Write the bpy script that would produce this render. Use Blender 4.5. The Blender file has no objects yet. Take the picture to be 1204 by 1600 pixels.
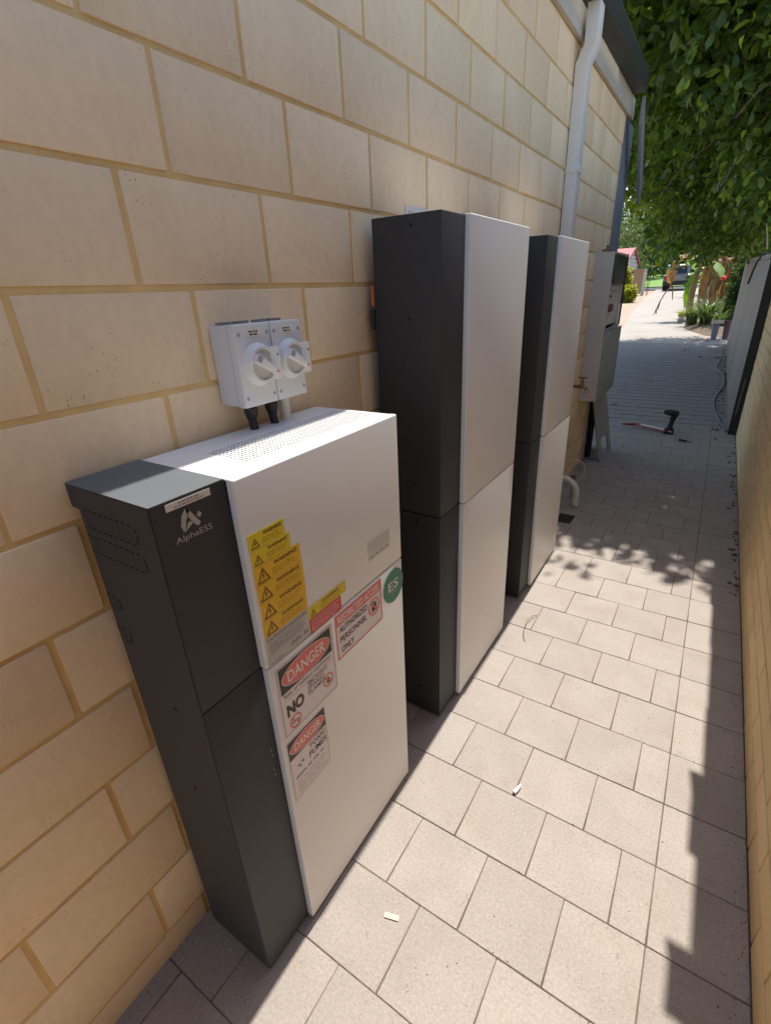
import bpy, bmesh, math, random
import numpy as np
from mathutils import Vector, Matrix

SC = bpy.context.scene
COL = SC.collection
R = math.radians
rng = random.Random(7)
nrng = np.random.default_rng(11)

# ------------------------------------------------------------------ camera
CAM_POS = Vector((0.8237, 0.0, 1.4237))
YAW, PITCH, ROLL = -0.5896, 0.4215, -0.0469
_f = Vector((math.sin(YAW) * math.cos(PITCH), math.cos(YAW) * math.cos(PITCH), -math.sin(PITCH)))
_r = Vector((math.cos(YAW), -math.sin(YAW), 0.0))
_u = _r.cross(_f)
_r2 = _r * math.cos(ROLL) + _u * math.sin(ROLL)
_u2 = _u * math.cos(ROLL) - _r * math.sin(ROLL)
cam_data = bpy.data.cameras.new('camera')
cam_data.sensor_fit = 'VERTICAL'
cam_data.sensor_height = 24.0
cam_data.lens = 24.0 * 758.909 / 1600.0
cam_data.clip_start = 0.02
cam_data.clip_end = 2000.0
cam = bpy.data.objects.new('camera', cam_data)
COL.objects.link(cam)
cam.matrix_world = Matrix(((_r2.x, _u2.x, -_f.x, CAM_POS.x), (_r2.y, _u2.y, -_f.y, CAM_POS.y),
                           (_r2.z, _u2.z, -_f.z, CAM_POS.z), (0, 0, 0, 1)))
SC.camera = cam

# ------------------------------------------------------------------ light
SUN_EL = R(62)
SUN_DX = 0.006                       # the light drifts very slightly away from the house
world = bpy.data.worlds.new('World')
SC.world = world
world.use_nodes = True
wn = world.node_tree
wn.nodes.clear()
sky = wn.nodes.new('ShaderNodeTexSky')
sky.sky_type = 'NISHITA'
sky.sun_disc = False
sky.sun_elevation = SUN_EL
sky.sun_rotation = 0.0
bg = wn.nodes.new('ShaderNodeBackground')
bg.inputs['Strength'].default_value = 0.125
wo = wn.nodes.new('ShaderNodeOutputWorld')
wn.links.new(sky.outputs[0], bg.inputs[0])
wn.links.new(bg.outputs[0], wo.inputs[0])
sd = bpy.data.lights.new('sun', 'SUN')
sd.energy = 3.0
sd.angle = R(0.55)
sd.color = (1.0, 0.94, 0.85)
sun = bpy.data.objects.new('sun', sd)
COL.objects.link(sun)
LDIR = Vector((SUN_DX, -math.cos(SUN_EL), -math.sin(SUN_EL))).normalized()
sun.rotation_euler = LDIR.to_track_quat('-Z', 'Y').to_euler()
sun.location = (0, 6, 12)
SC.view_settings.view_transform = 'Standard'
SC.view_settings.look = 'None'
SC.view_settings.exposure = 1.2
SC.view_settings.gamma = 1.0
SC.view_settings.use_curve_mapping = False
SC.render.engine = 'CYCLES'
SC.cycles.max_bounces = 6
SC.cycles.diffuse_bounces = 5
SC.cycles.glossy_bounces = 4
SC.cycles.transmission_bounces = 3
SC.cycles.transparent_max_bounces = 6
SC.cycles.use_denoising = True
SC.cycles.use_adaptive_sampling = True
SC.cycles.adaptive_threshold = 0.02


# ------------------------------------------------------------------ materials
def node(nt, t, **kw):
    n = nt.nodes.new(t)
    for k, v in kw.items():
        setattr(n, k, v)
    return n


MATS = {}


def mat(name, col, rough=0.6, col2=None, scale=6.0, detail=4.0, bump=0.0, bscale=60.0, metal=0.0, spec=0.5,
        rand=0.0, speck=None, speck_scale=60.0, speck_size=0.12, transl=None, attr=False, coat=0.0, stain=None,
        stain_scale=2.0, grain=0.0, grain_scale=200.0, stretch=None, sheen=0.0):
    if name in MATS:
        return MATS[name]
    m = bpy.data.materials.new(name)
    m.use_nodes = True
    nt = m.node_tree
    nt.nodes.clear()
    out = node(nt, 'ShaderNodeOutputMaterial')
    b = node(nt, 'ShaderNodeBsdfPrincipled')
    L = nt.links.new
    L(b.outputs[0], out.inputs[0])
    b.inputs['Roughness'].default_value = rough
    b.inputs['Metallic'].default_value = metal
    b.inputs['Specular IOR Level'].default_value = spec
    b.inputs['Coat Weight'].default_value = coat
    if sheen:
        b.inputs['Sheen Weight'].default_value = sheen
        b.inputs['Sheen Roughness'].default_value = 0.55
        b.inputs['Sheen Tint'].default_value = (0.85, 0.93, 1.0, 1)
    tc = node(nt, 'ShaderNodeTexCoord')
    oi = node(nt, 'ShaderNodeObjectInfo')
    mul = node(nt, 'ShaderNodeVectorMath', operation='SCALE')
    comb = node(nt, 'ShaderNodeCombineXYZ')
    L(oi.outputs['Random'], comb.inputs[0])
    L(oi.outputs['Random'], comb.inputs[1])
    L(comb.outputs[0], mul.inputs[0])
    mul.inputs['Scale'].default_value = 37.0
    add = node(nt, 'ShaderNodeVectorMath', operation='ADD')
    L(tc.outputs['Object'], add.inputs[0])
    L(mul.outputs[0], add.inputs[1])
    vec = add.outputs[0]
    if stretch:
        mp = node(nt, 'ShaderNodeVectorMath', operation='MULTIPLY')
        mp.inputs[1].default_value = stretch
        L(vec, mp.inputs[0])
        vec = mp.outputs[0]
    cur = None

    def rgb(c):
        n = node(nt, 'ShaderNodeRGB')
        n.outputs[0].default_value = (*c, 1)
        return n.outputs[0]

    cur = rgb(col)
    if col2 is not None:
        nz = node(nt, 'ShaderNodeTexNoise')
        nz.inputs['Scale'].default_value = scale
        nz.inputs['Detail'].default_value = detail
        L(vec, nz.inputs['Vector'])
        rp = node(nt, 'ShaderNodeMapRange')
        rp.inputs[1].default_value = 0.32
        rp.inputs[2].default_value = 0.68
        L(nz.outputs[0], rp.inputs[0])
        mx = node(nt, 'ShaderNodeMix', data_type='RGBA')
        L(rp.outputs[0], mx.inputs['Factor'])
        L(cur, mx.inputs[6])
        mx.inputs[7].default_value = (*col2, 1)
        cur = mx.outputs[2]
    if attr:
        at = node(nt, 'ShaderNodeAttribute')
        at.attribute_name = 'tone'
        mx = node(nt, 'ShaderNodeMix', data_type='RGBA')
        L(at.outputs['Fac'], mx.inputs['Factor'])
        L(cur, mx.inputs[6])
        mx.inputs[7].default_value = (*attr, 1)
        cur = mx.outputs[2]
    if rand:
        hs = node(nt, 'ShaderNodeHueSaturation')
        mr = node(nt, 'ShaderNodeMapRange')
        mr.inputs[3].default_value = 1 - rand
        mr.inputs[4].default_value = 1 + rand
        L(oi.outputs['Random'], mr.inputs[0])
        L(mr.outputs[0], hs.inputs['Value'])
        L(cur, hs.inputs['Color'])
        cur = hs.outputs[0]
    if grain:
        nz = node(nt, 'ShaderNodeTexNoise')
        nz.inputs['Scale'].default_value = grain_scale
        nz.inputs['Detail'].default_value = 3
        L(vec, nz.inputs['Vector'])
        mr = node(nt, 'ShaderNodeMapRange')
        mr.inputs[1].default_value = 0.3
        mr.inputs[2].default_value = 0.7
        mr.inputs[3].default_value = 1 - grain
        mr.inputs[4].default_value = 1 + grain
        L(nz.outputs[0], mr.inputs[0])
        hs = node(nt, 'ShaderNodeHueSaturation')
        L(mr.outputs[0], hs.inputs['Value'])
        L(cur, hs.inputs['Color'])
        cur = hs.outputs[0]
    if stain is not None:
        nz = node(nt, 'ShaderNodeTexNoise')
        nz.inputs['Scale'].default_value = stain_scale
        nz.inputs['Detail'].default_value = 6
        nz.inputs['Roughness'].default_value = 0.65
        L(vec, nz.inputs['Vector'])
        rp = node(nt, 'ShaderNodeMapRange')
        rp.inputs[1].default_value = 0.52
        rp.inputs[2].default_value = 0.78
        rp.inputs[4].default_value = 0.55
        L(nz.outputs[0], rp.inputs[0])
        mx = node(nt, 'ShaderNodeMix', data_type='RGBA')
        L(rp.outputs[0], mx.inputs['Factor'])
        L(cur, mx.inputs[6])
        mx.inputs[7].default_value = (*stain, 1)
        cur = mx.outputs[2]
    if speck is not None:
        vo = node(nt, 'ShaderNodeTexVoronoi')
        vo.inputs['Scale'].default_value = speck_scale
        L(vec, vo.inputs['Vector'])
        n2 = node(nt, 'ShaderNodeTexNoise')
        n2.inputs['Scale'].default_value = speck_scale * 0.12
        L(vec, n2.inputs['Vector'])
        sz = node(nt, 'ShaderNodeMapRange')
        sz.inputs[1].default_value = 0.38
        sz.inputs[2].default_value = 0.75
        sz.inputs[4].default_value = speck_size
        L(n2.outputs[0], sz.inputs[0])
        lt = node(nt, 'ShaderNodeMath', operation='LESS_THAN')
        L(vo.outputs['Distance'], lt.inputs[0])
        L(sz.outputs[0], lt.inputs[1])
        mf = node(nt, 'ShaderNodeMath', operation='MULTIPLY')
        L(lt.outputs[0], mf.inputs[0])
        mf.inputs[1].default_value = 0.75
        mx = node(nt, 'ShaderNodeMix', data_type='RGBA')
        L(mf.outputs[0], mx.inputs['Factor'])
        L(cur, mx.inputs[6])
        mx.inputs[7].default_value = (*speck, 1)
        cur = mx.outputs[2]
    L(cur, b.inputs['Base Color'])
    if bump:
        nz = node(nt, 'ShaderNodeTexNoise')
        nz.inputs['Scale'].default_value = bscale
        nz.inputs['Detail'].default_value = 5
        L(vec, nz.inputs['Vector'])
        bp = node(nt, 'ShaderNodeBump')
        bp.inputs['Strength'].default_value = bump
        bp.inputs['Distance'].default_value = 0.004
        L(nz.outputs[0], bp.inputs['Height'])
        L(bp.outputs[0], b.inputs['Normal'])
    if transl:
        tr = node(nt, 'ShaderNodeBsdfTranslucent')
        hs = node(nt, 'ShaderNodeMix', data_type='RGBA', blend_type='MULTIPLY')
        hs.inputs['Factor'].default_value = 1
        L(cur, hs.inputs[6])
        hs.inputs[7].default_value = (*transl, 1)
        L(hs.outputs[2], tr.inputs[0])
        ms = node(nt, 'ShaderNodeMixShader')
        ms.inputs[0].default_value = 0.42
        L(b.outputs[0], ms.inputs[1])
        L(tr.outputs[0], ms.inputs[2])
        L(ms.outputs[0], out.inputs[0])
    MATS[name] = m
    return m


M_BLOCK = mat('cream_block', (0.88, 0.69, 0.445), 0.85, (0.81, 0.615, 0.39), 3.0, bump=0.2, bscale=38, rand=0.075,
              speck=(0.30, 0.19, 0.11), speck_scale=120, speck_size=0.16, grain=0.035, grain_scale=60, stain=(0.70, 0.52, 0.31), stain_scale=3.2, stretch=(1, 1, 0.6))
M_MORTAR = mat('tan_mortar', (0.78, 0.54, 0.24), 0.95, (0.66, 0.43, 0.18), 14, bump=0.35, bscale=120)
M_PAVER = mat('concrete_paver', (0.350, 0.310, 0.275), 0.8, (0.312, 0.275, 0.245), 7.0, bump=0.35, bscale=260, rand=0.045,
              speck=(0.17, 0.13, 0.10), speck_scale=200, speck_size=0.34, grain=0.12, grain_scale=150, stain=(0.27, 0.215, 0.17), stain_scale=5)
M_JOINT = mat('joint_sand', (0.17, 0.105, 0.08), 1.0, (0.08, 0.055, 0.045), 9, bump=0.5, bscale=200)
M_RBRICK = mat('yellow_brick', (0.78, 0.57, 0.30), 0.85, (0.70, 0.50, 0.26), 5, bump=0.15, bscale=60, rand=0.07)
M_RMORTAR = mat('yellow_mortar', (0.52, 0.34, 0.14), 0.95, (0.44, 0.28, 0.11), 20, bump=0.3, bscale=120)
M_WHITE = mat('white_powder_coat', (0.79, 0.785, 0.775), 0.35, (0.765, 0.76, 0.75), 1.6, bump=0.02, bscale=500, stain=(0.73, 0.71, 0.68), stain_scale=2.6)
M_DARK = mat('charcoal_powder_coat', (0.024, 0.0245, 0.026), 0.62, (0.025, 0.025, 0.026), 3, bump=0.03, bscale=900, spec=0.55, stain=(0.035, 0.033, 0.032), stain_scale=3, sheen=0.06)
M_DARKLIT = mat('sunlit_charcoal', (0.115, 0.127, 0.137), 0.6, (0.10, 0.112, 0.122), 4, grain=0.05, grain_scale=300)  # paler charcoal, the sun's sheen on the lid put into the colour
M_BLACK = mat('black_void', (0.006, 0.006, 0.006), 0.8)
M_RUBBER = mat('black_plastic', (0.015, 0.015, 0.016), 0.5, (0.02, 0.02, 0.02), 20, bump=0.05)
M_PVC = mat('white_pvc', (0.74, 0.72, 0.68), 0.35, (0.70, 0.67, 0.61), 9)
M_ISO = mat('isolator_grey_white', (0.66, 0.67, 0.69), 0.4, (0.63, 0.64, 0.66), 6)
M_ISO2 = mat('isolator_knob_white', (0.74, 0.74, 0.73), 0.38, (0.71, 0.71, 0.70), 6)
M_ISOG = mat('isolator_grey', (0.33, 0.33, 0.36), 0.5, (0.30, 0.30, 0.33), 6)
M_PAPER = mat('label_paper', (0.72, 0.66, 0.62), 0.6, (0.69, 0.63, 0.59), 12)
M_PINKW = mat('sign_vinyl', (0.80, 0.73, 0.78), 0.45, (0.77, 0.70, 0.74), 4)
M_GREYL = mat('grey_label', (0.55, 0.54, 0.52), 0.5, (0.50, 0.49, 0.47), 9)
M_YEL1 = mat('yellow_sticker', (0.78, 0.60, 0.02), 0.45, (0.72, 0.55, 0.02), 8)
M_YEL2 = mat('amber_sticker', (0.84, 0.50, 0.02), 0.45, (0.78, 0.46, 0.02), 8)
M_REDS = mat('red_sticker', (0.74, 0.07, 0.06), 0.45, (0.66, 0.06, 0.05), 8)
M_SIGNRED = mat('sign_red', (0.78, 0.19, 0.16), 0.45, (0.74, 0.17, 0.15), 8)
M_INK = mat('black_ink', (0.03, 0.027, 0.025), 0.5)
M_INKY = mat('brown_ink', (0.11, 0.06, 0.01), 0.5)
M_INKF = mat('faded_ink', (0.42, 0.27, 0.02), 0.5)
M_INKG = mat('grey_ink', (0.22, 0.20, 0.19), 0.5)
M_INKP = mat('faded_grey_ink', (0.42, 0.36, 0.38), 0.5)
M_GREEN = mat('green_sticker', (0.035, 0.22, 0.145), 0.45, (0.03, 0.2, 0.13), 8)
M_LOGO = mat('silver_print', (0.42, 0.41, 0.40), 0.35, metal=0.2)
M_FASCIA = mat('cream_fascia', (0.60, 0.57, 0.50), 0.5, (0.55, 0.52, 0.46), 3, bump=0.03)
M_PIPE = mat('downpipe_paint', (0.78, 0.77, 0.73), 0.45, (0.73, 0.72, 0.68), 4)
M_GUTTER = mat('slate_gutter', (0.032, 0.038, 0.034), 0.5, (0.026, 0.032, 0.028), 4)
M_PIER = mat('blue_grey_render', (0.20, 0.21, 0.24), 0.8, (0.17, 0.18, 0.21), 4, bump=0.1)
M_BARGE = mat('blue_grey_paint', (0.24, 0.26, 0.29), 0.5, (0.21, 0.23, 0.26), 4)
M_BRASS = mat('weathered_brass', (0.34, 0.23, 0.11), 0.35, (0.22, 0.15, 0.08), 20, metal=0.8)
M_CHROME = mat('bare_metal', (0.6, 0.58, 0.55), 0.25, (0.5, 0.48, 0.45), 20, metal=1.0)
M_STEEL = mat('galvanised_steel', (0.45, 0.45, 0.45), 0.4, (0.36, 0.36, 0.37), 15, metal=0.7)
M_BOX = mat('meter_box_paint', (0.60, 0.57, 0.53), 0.5, (0.56, 0.53, 0.49), 3)
M_BOXD = mat('meter_box_door', (0.33, 0.35, 0.35), 0.5, (0.30, 0.32, 0.32), 4)
M_METER = mat('meter_black', (0.02, 0.03, 0.02), 0.35, (0.03, 0.04, 0.03), 8)
M_BROWN = mat('brown_breaker', (0.18, 0.06, 0.04), 0.5, (0.14, 0.05, 0.03), 9)
M_FENCE = mat('mushroom_fence', (0.21, 0.175, 0.155), 0.6, (0.19, 0.158, 0.14), 2.5, bump=0.04)
M_RED = mat('red_paint', (0.45, 0.03, 0.03), 0.35, (0.32, 0.025, 0.025), 20)
M_CABLE = mat('grey_cable', (0.13, 0.13, 0.14), 0.5, (0.09, 0.09, 0.1), 15)
M_SOIL = mat('garden_soil', (0.10, 0.065, 0.04), 0.95, (0.16, 0.11, 0.07), 6, bump=0.8, bscale=20)
M_SAND = mat('sandy_ground', (0.40, 0.31, 0.22), 0.95, (0.32, 0.24, 0.17), 3, bump=0.5, bscale=30)
M_CONC = mat('driveway_concrete', (0.36, 0.32, 0.275), 0.85, (0.31, 0.275, 0.235), 1.2, bump=0.2, bscale=60,
             stain=(0.26, 0.22, 0.18), stain_scale=0.8)
M_ROAD = mat('asphalt', (0.05, 0.05, 0.055), 0.9, (0.065, 0.065, 0.07), 4, bump=0.3, bscale=60)
M_GRASS = mat('lawn_green', (0.11, 0.23, 0.03), 0.9, (0.16, 0.30, 0.045), 2.5, bump=0.6, bscale=30)
M_BARK = mat('bark', (0.13, 0.09, 0.06), 0.95, (0.19, 0.14, 0.10), 9, bump=0.8, bscale=25, stretch=(1, 1, 0.3))
M_LEAF = mat('glossy_leaf', (0.048, 0.105, 0.030), 0.36, attr=(0.20, 0.30, 0.055), transl=(2.2, 2.2, 0.8))
M_LEAF2 = mat('far_leaf', (0.016, 0.042, 0.012), 0.5, attr=(0.05, 0.10, 0.02), transl=(2.0, 2.0, 1.0))
M_WEEP = mat('weeping_leaf', (0.09, 0.13, 0.04), 0.5, attr=(0.16, 0.19, 0.08), transl=(1.6, 1.6, 1.0))
M_YLEAF = mat('yellow_green_leaf', (0.22, 0.27, 0.02), 0.5, attr=(0.38, 0.36, 0.02), transl=(1.8, 1.6, 0.6))
M_STRAP = mat('strap_leaf', (0.04, 0.085, 0.02), 0.35, attr=(0.17, 0.22, 0.08), transl=(1.6, 1.7, 0.9))
M_BAN = mat('banana_leaf', (0.10, 0.21, 0.025), 0.6, (0.14, 0.25, 0.03), 5, spec=0.25, transl=(2.0, 2.0, 0.7))
M_DEAD = mat('dead_leaf_tan', (0.44, 0.25, 0.11), 0.8, (0.28, 0.15, 0.06), 8, transl=(1.1, 1.0, 0.7))
M_STEM = mat('pseudostem', (0.34, 0.22, 0.11), 0.85, (0.24, 0.16, 0.06), 6, bump=0.4, bscale=14, stretch=(3, 3, 0.4))
M_PINK = mat('pink_roof_tile', (0.48, 0.14, 0.13), 0.8, (0.42, 0.12, 0.11), 4)
M_WBOARD = mat('weatherboard', (0.55, 0.47, 0.45), 0.7, (0.50, 0.43, 0.41), 3)
M_TIMBER = mat('tan_timber', (0.42, 0.27, 0.16), 0.8, (0.33, 0.20, 0.11), 5, stretch=(4, 4, 0.4))
M_BLUE = mat('blue_paint', (0.12, 0.20, 0.48), 0.5, (0.10, 0.17, 0.42), 5)
M_FDARK = mat('dark_fence_steel', (0.05, 0.035, 0.035), 0.6, (0.07, 0.045, 0.04), 6)
M_SILVER = mat('car_silver', (0.22, 0.24, 0.25), 0.3, (0.20, 0.22, 0.23), 3, metal=0.3, coat=0.5)
M_GLASS = mat('dark_glass', (0.015, 0.02, 0.022), 0.08, coat=0.3)
M_TYRE = mat('tyre', (0.02, 0.02, 0.02), 0.85)
M_POT = mat('grey_pot', (0.20, 0.20, 0.24), 0.6, (0.16, 0.16, 0.19), 8)
M_POT2 = mat('maroon_pot', (0.17, 0.09, 0.11), 0.6, (0.13, 0.07, 0.09), 8)
M_CREAM = mat('cream_tray', (0.62, 0.56, 0.44), 0.7, (0.54, 0.48, 0.37), 8)
M_ROCK = mat('pale_rock', (0.42, 0.37, 0.29), 0.9, (0.33, 0.28, 0.21), 5, bump=0.6, bscale=20)
M_ORANGE = mat('orange_conduit', (0.50, 0.13, 0.05), 0.5, (0.42, 0.11, 0.04), 10)
M_SIGNW = mat('sign_white', (0.86, 0.82, 0.82), 0.45, (0.84, 0.80, 0.80), 6)
M_BRUSH = mat('brushwood', (0.22, 0.14, 0.05), 0.9, (0.13, 0.085, 0.03), 5, stretch=(6, 6, 0.5), bump=0.6, bscale=30)
M_LIME = mat('lime_leaf', (0.10, 0.16, 0.02), 0.4, attr=(0.22, 0.25, 0.02), transl=(2.2, 2.0, 0.6))  # leaf tone brightened to carry the backlight
M_LITTER = mat('dry_leaf', (0.16, 0.09, 0.05), 0.85, (0.10, 0.055, 0.03), 20)
M_LITTER2 = mat('orange_dry_leaf', (0.55, 0.21, 0.06), 0.85, (0.45, 0.28, 0.10), 20)
M_FLOWER = mat('red_flower', (0.75, 0.06, 0.07), 0.6, (0.65, 0.05, 0.06), 20)
M_TERRA = mat('terracotta', (0.40, 0.27, 0.17), 0.85, (0.33, 0.22, 0.14), 6, bump=0.2)


# ------------------------------------------------------------------ geometry helpers
class MB:
    def __init__(self):
        self.v = []
        self.f = []

    def add(self, vs, fs):
        o = len(self.v)
        self.v += [tuple(p) for p in vs]
        self.f += [tuple(i + o for i in f) for f in fs]
        return self

    def box(self, x0, x1, y0, y1, z0, z1, M=None):
        vs = [Vector(p) for p in ((x0, y0, z0), (x1, y0, z0), (x1, y1, z0), (x0, y1, z0),
                                  (x0, y0, z1), (x1, y0, z1), (x1, y1, z1), (x0, y1, z1))]
        if M is not None:
            vs = [M @ p for p in vs]
        return self.add(vs, [(0, 3, 2, 1), (4, 5, 6, 7), (0, 1, 5, 4), (1, 2, 6, 5), (2, 3, 7, 6), (3, 0, 4, 7)])

    def prism(self, poly, fn, a, b):
        """poly: list of 2d points; fn(p, t) -> 3d, t in (a, b)"""
        n = len(poly)
        vs = [fn(p, a) for p in poly] + [fn(p, b) for p in poly]
        fs = [tuple(range(n - 1, -1, -1)), tuple(range(n, 2 * n))]
        fs += [(i, (i + 1) % n, n + (i + 1) % n, n + i) for i in range(n)]
        return self.add(vs, fs)

    def tube(self, pts, r, n=8, caps=True, flat=1.0):
        pts = [Vector(p) for p in pts]
        rs = r if isinstance(r, (list, tuple)) else [r] * len(pts)
        vs, fs = [], []
        up = Vector((0, 0, 1))
        prev = None
        for i, p in enumerate(pts):
            d = (pts[min(i + 1, len(pts) - 1)] - pts[max(i - 1, 0)]).normalized()
            if prev is None:
                a = d.cross(up)
                if a.length < 1e-3:
                    a = d.cross(Vector((1, 0, 0)))
            else:
                a = prev - d * prev.dot(d)
            a.normalize()
            prev = a
            b = d.cross(a)
            for k in range(n):
                t = 2 * math.pi * k / n
                vs.append(p + (a * math.cos(t) + b * math.sin(t) * flat) * rs[i])
        for i in range(len(pts) - 1):
            for k in range(n):
                fs.append((i * n + k, i * n + (k + 1) % n, (i + 1) * n + (k + 1) % n, (i + 1) * n + k))
        if caps:
            fs.append(tuple(range(n - 1, -1, -1)))
            fs.append(tuple((len(pts) - 1) * n + k for k in range(n)))
        return self.add(vs, fs)

    def lathe(self, prof, origin, axis=(0, 0, 1), n=20):
        """prof: (radius, height) pairs along axis"""
        ax = Vector(axis).normalized()
        a = ax.cross(Vector((0, 0, 1)))
        if a.length < 1e-3:
            a = Vector((1, 0, 0))
        a.normalize()
        b = ax.cross(a)
        o = Vector(origin)
        vs, fs = [], []
        for r, h in prof:
            for k in range(n):
                t = 2 * math.pi * k / n
                vs.append(o + ax * h + (a * math.cos(t) + b * math.sin(t)) * max(r, 1e-5))
        for i in range(len(prof) - 1):
            for k in range(n):
                fs.append((i * n + k, i * n + (k + 1) % n, (i + 1) * n + (k + 1) % n, (i + 1) * n + k))
        fs.append(tuple(range(n - 1, -1, -1)))
        fs.append(tuple((len(prof) - 1) * n + k for k in range(n)))
        return self.add(vs, fs)

    def mesh(self, name, m, smooth=False, bevel=0.0, seg=2):
        me = bpy.data.meshes.new(name)
        me.from_pydata(self.v, [], self.f)
        if bevel:
            bm = bmesh.new()
            bm.from_mesh(me)
            bmesh.ops.recalc_face_normals(bm, faces=bm.faces)
            ed = [e for e in bm.edges if len(e.link_faces) == 2 and e.calc_face_angle(0) > 0.5]
            bmesh.ops.bevel(bm, geom=ed, offset=bevel, segments=seg, affect='EDGES', clamp_overlap=True, profile=0.6)
            bm.to_mesh(me)
            bm.free()
        me.materials.append(m)
        if smooth or bevel:
            me.polygons.foreach_set('use_smooth', [True] * len(me.polygons))
            me.set_sharp_from_angle(angle=R(42))
        me.update()
        return me

    def build(self, name, m, parent=None, smooth=False, bevel=0.0, seg=2):
        return link(name, self.mesh(name, m, smooth, bevel, seg), parent)


def link(name, me, parent=None):
    ob = bpy.data.objects.new(name, me)
    COL.objects.link(ob)
    if parent is not None:
        ob.parent = parent
        ob.matrix_parent_inverse = parent.get('_w') and Matrix.Translation(-Vector(parent['_w'])) or Matrix.Identity(4)
    else:
        n = len(me.vertices)
        co = np.empty(n * 3)
        me.vertices.foreach_get('co', co)
        co = co.reshape(-1, 3)
        lo, hi = co.min(0), co.max(0)
        base = np.array([(lo[0] + hi[0]) / 2, (lo[1] + hi[1]) / 2, lo[2]])
        me.vertices.foreach_set('co', (co - base).ravel())
        me.update()
        ob.location = base
        ob['_w'] = [float(t) for t in base]
    return ob


def tag(o, label=None, cat=None, group=None, kind=None):
    for k, v in (('label', label), ('category', cat), ('group', group), ('kind', kind)):
        if v:
            o[k] = v
    return o


def thing(name, label, cat, loc, group=None):
    o = bpy.data.objects.new(name, None)
    COL.objects.link(o)
    o.empty_display_size = 0.1
    o.location = loc
    o['_w'] = [float(t) for t in loc]
    return tag(o, label, cat, group)


def gz(y):                      # the ground rises gently towards the street
    if y < 6:
        return 0.0
    if y < 52:
        return 0.02 * (y - 6)
    return 0.92 + 0.045 * min(y - 52, 45)


def text_geo(s, bold=0.0):
    c = bpy.data.curves.new('t', 'FONT')
    c.body = s
    c.size = 1.0
    c.offset = bold
    c.resolution_u = 3
    ob = bpy.data.objects.new('t', c)
    COL.objects.link(ob)
    me = bpy.data.meshes.new_from_object(ob)
    vs = [tuple(v.co) for v in me.vertices]
    fs = [tuple(p.vertices) for p in me.polygons]
    bpy.data.objects.remove(ob)
    bpy.data.curves.remove(c)
    bpy.data.meshes.remove(me)
    return vs, fs


class Flat:
    """flat print laid on a plane: origin + a*U + b*V, lifted along N"""

    def __init__(self, origin, U, V, lift):
        self.o, self.U, self.V = Vector(origin), Vector(U), Vector(V)
        self.N = self.U.cross(self.V).normalized()
        self.o = self.o + self.N * lift
        self.mb = MB()

    def pt(self, a, b):
        return self.o + self.U * a + self.V * b

    def rect(self, a0, a1, b0, b1):
        self.mb.add([self.pt(a0, b0), self.pt(a1, b0), self.pt(a1, b1), self.pt(a0, b1)], [(0, 1, 2, 3)])
        return self

    def poly(self, pts):
        self.mb.add([self.pt(*p) for p in pts], [tuple(range(len(pts)))])
        return self

    def ring(self, ca, cb, ra, rb, w=None, n=36):
        out = [(ca + ra * math.cos(2 * math.pi * k / n), cb + rb * math.sin(2 * math.pi * k / n)) for k in range(n)]
        if w is None:
            return self.poly(out)
        inn = [(ca + (ra - w) * math.cos(2 * math.pi * k / n), cb + (rb - w) * math.sin(2 * math.pi * k / n)) for k in range(n)]
        self.mb.add([self.pt(*p) for p in out + inn], [(k, (k + 1) % n, n + (k + 1) % n, n + k) for k in range(n)])
        return self

    def stroke(self, a0, b0, a1, b1, w):
        d = Vector((a1 - a0, b1 - b0)).normalized() * w / 2
        return self.poly([(a0 - d.y, b0 + d.x), (a0 + d.y, b0 - d.x), (a1 + d.y, b1 - d.x), (a1 - d.y, b1 + d.x)][::1])

    def frame(self, a0, a1, b0, b1, w):
        self.rect(a0, a1, b0, b0 + w).rect(a0, a1, b1 - w, b1)
        return self.rect(a0, a0 + w, b0 + w, b1 - w).rect(a1 - w, a1, b0 + w, b1 - w)

    def text(self, s, a0, b0, w, h, bold=0.0, slant=0.0):
        vs, fs = text_geo(s, bold)
        if not vs:
            return self
        xs = [v[0] for v in vs]
        ys = [v[1] for v in vs]
        x0, x1, y0, y1 = min(xs), max(xs), min(ys), max(ys)
        self.mb.add([self.pt(a0 + (v[0] - x0) / (x1 - x0) * w + slant * (v[1] - y0) / (y1 - y0) * h, b0 + (v[1] - y0) / (y1 - y0) * h) for v in vs], fs)
        return self

    def lines(self, a0, a1, b0, b1, n, fill=0.5, seed=1):
        """small print that cannot be read: rows of word-length dashes"""
        q = random.Random(seed)
        p = (b1 - b0) / n
        for i in range(n):
            b = b1 - (i + 0.5) * p
            a = a0
            end = a1 - q.random() * (a1 - a0) * 0.18
            while a < end:
                w = p * q.uniform(0.9, 2.8)
                self.rect(a, min(a + w, end), b - p * fill / 2, b + p * fill / 2)
                a += w + p * 0.55
        return self

    def build(self, name, m, parent):
        return self.mb.build(name, m, parent)


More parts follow.
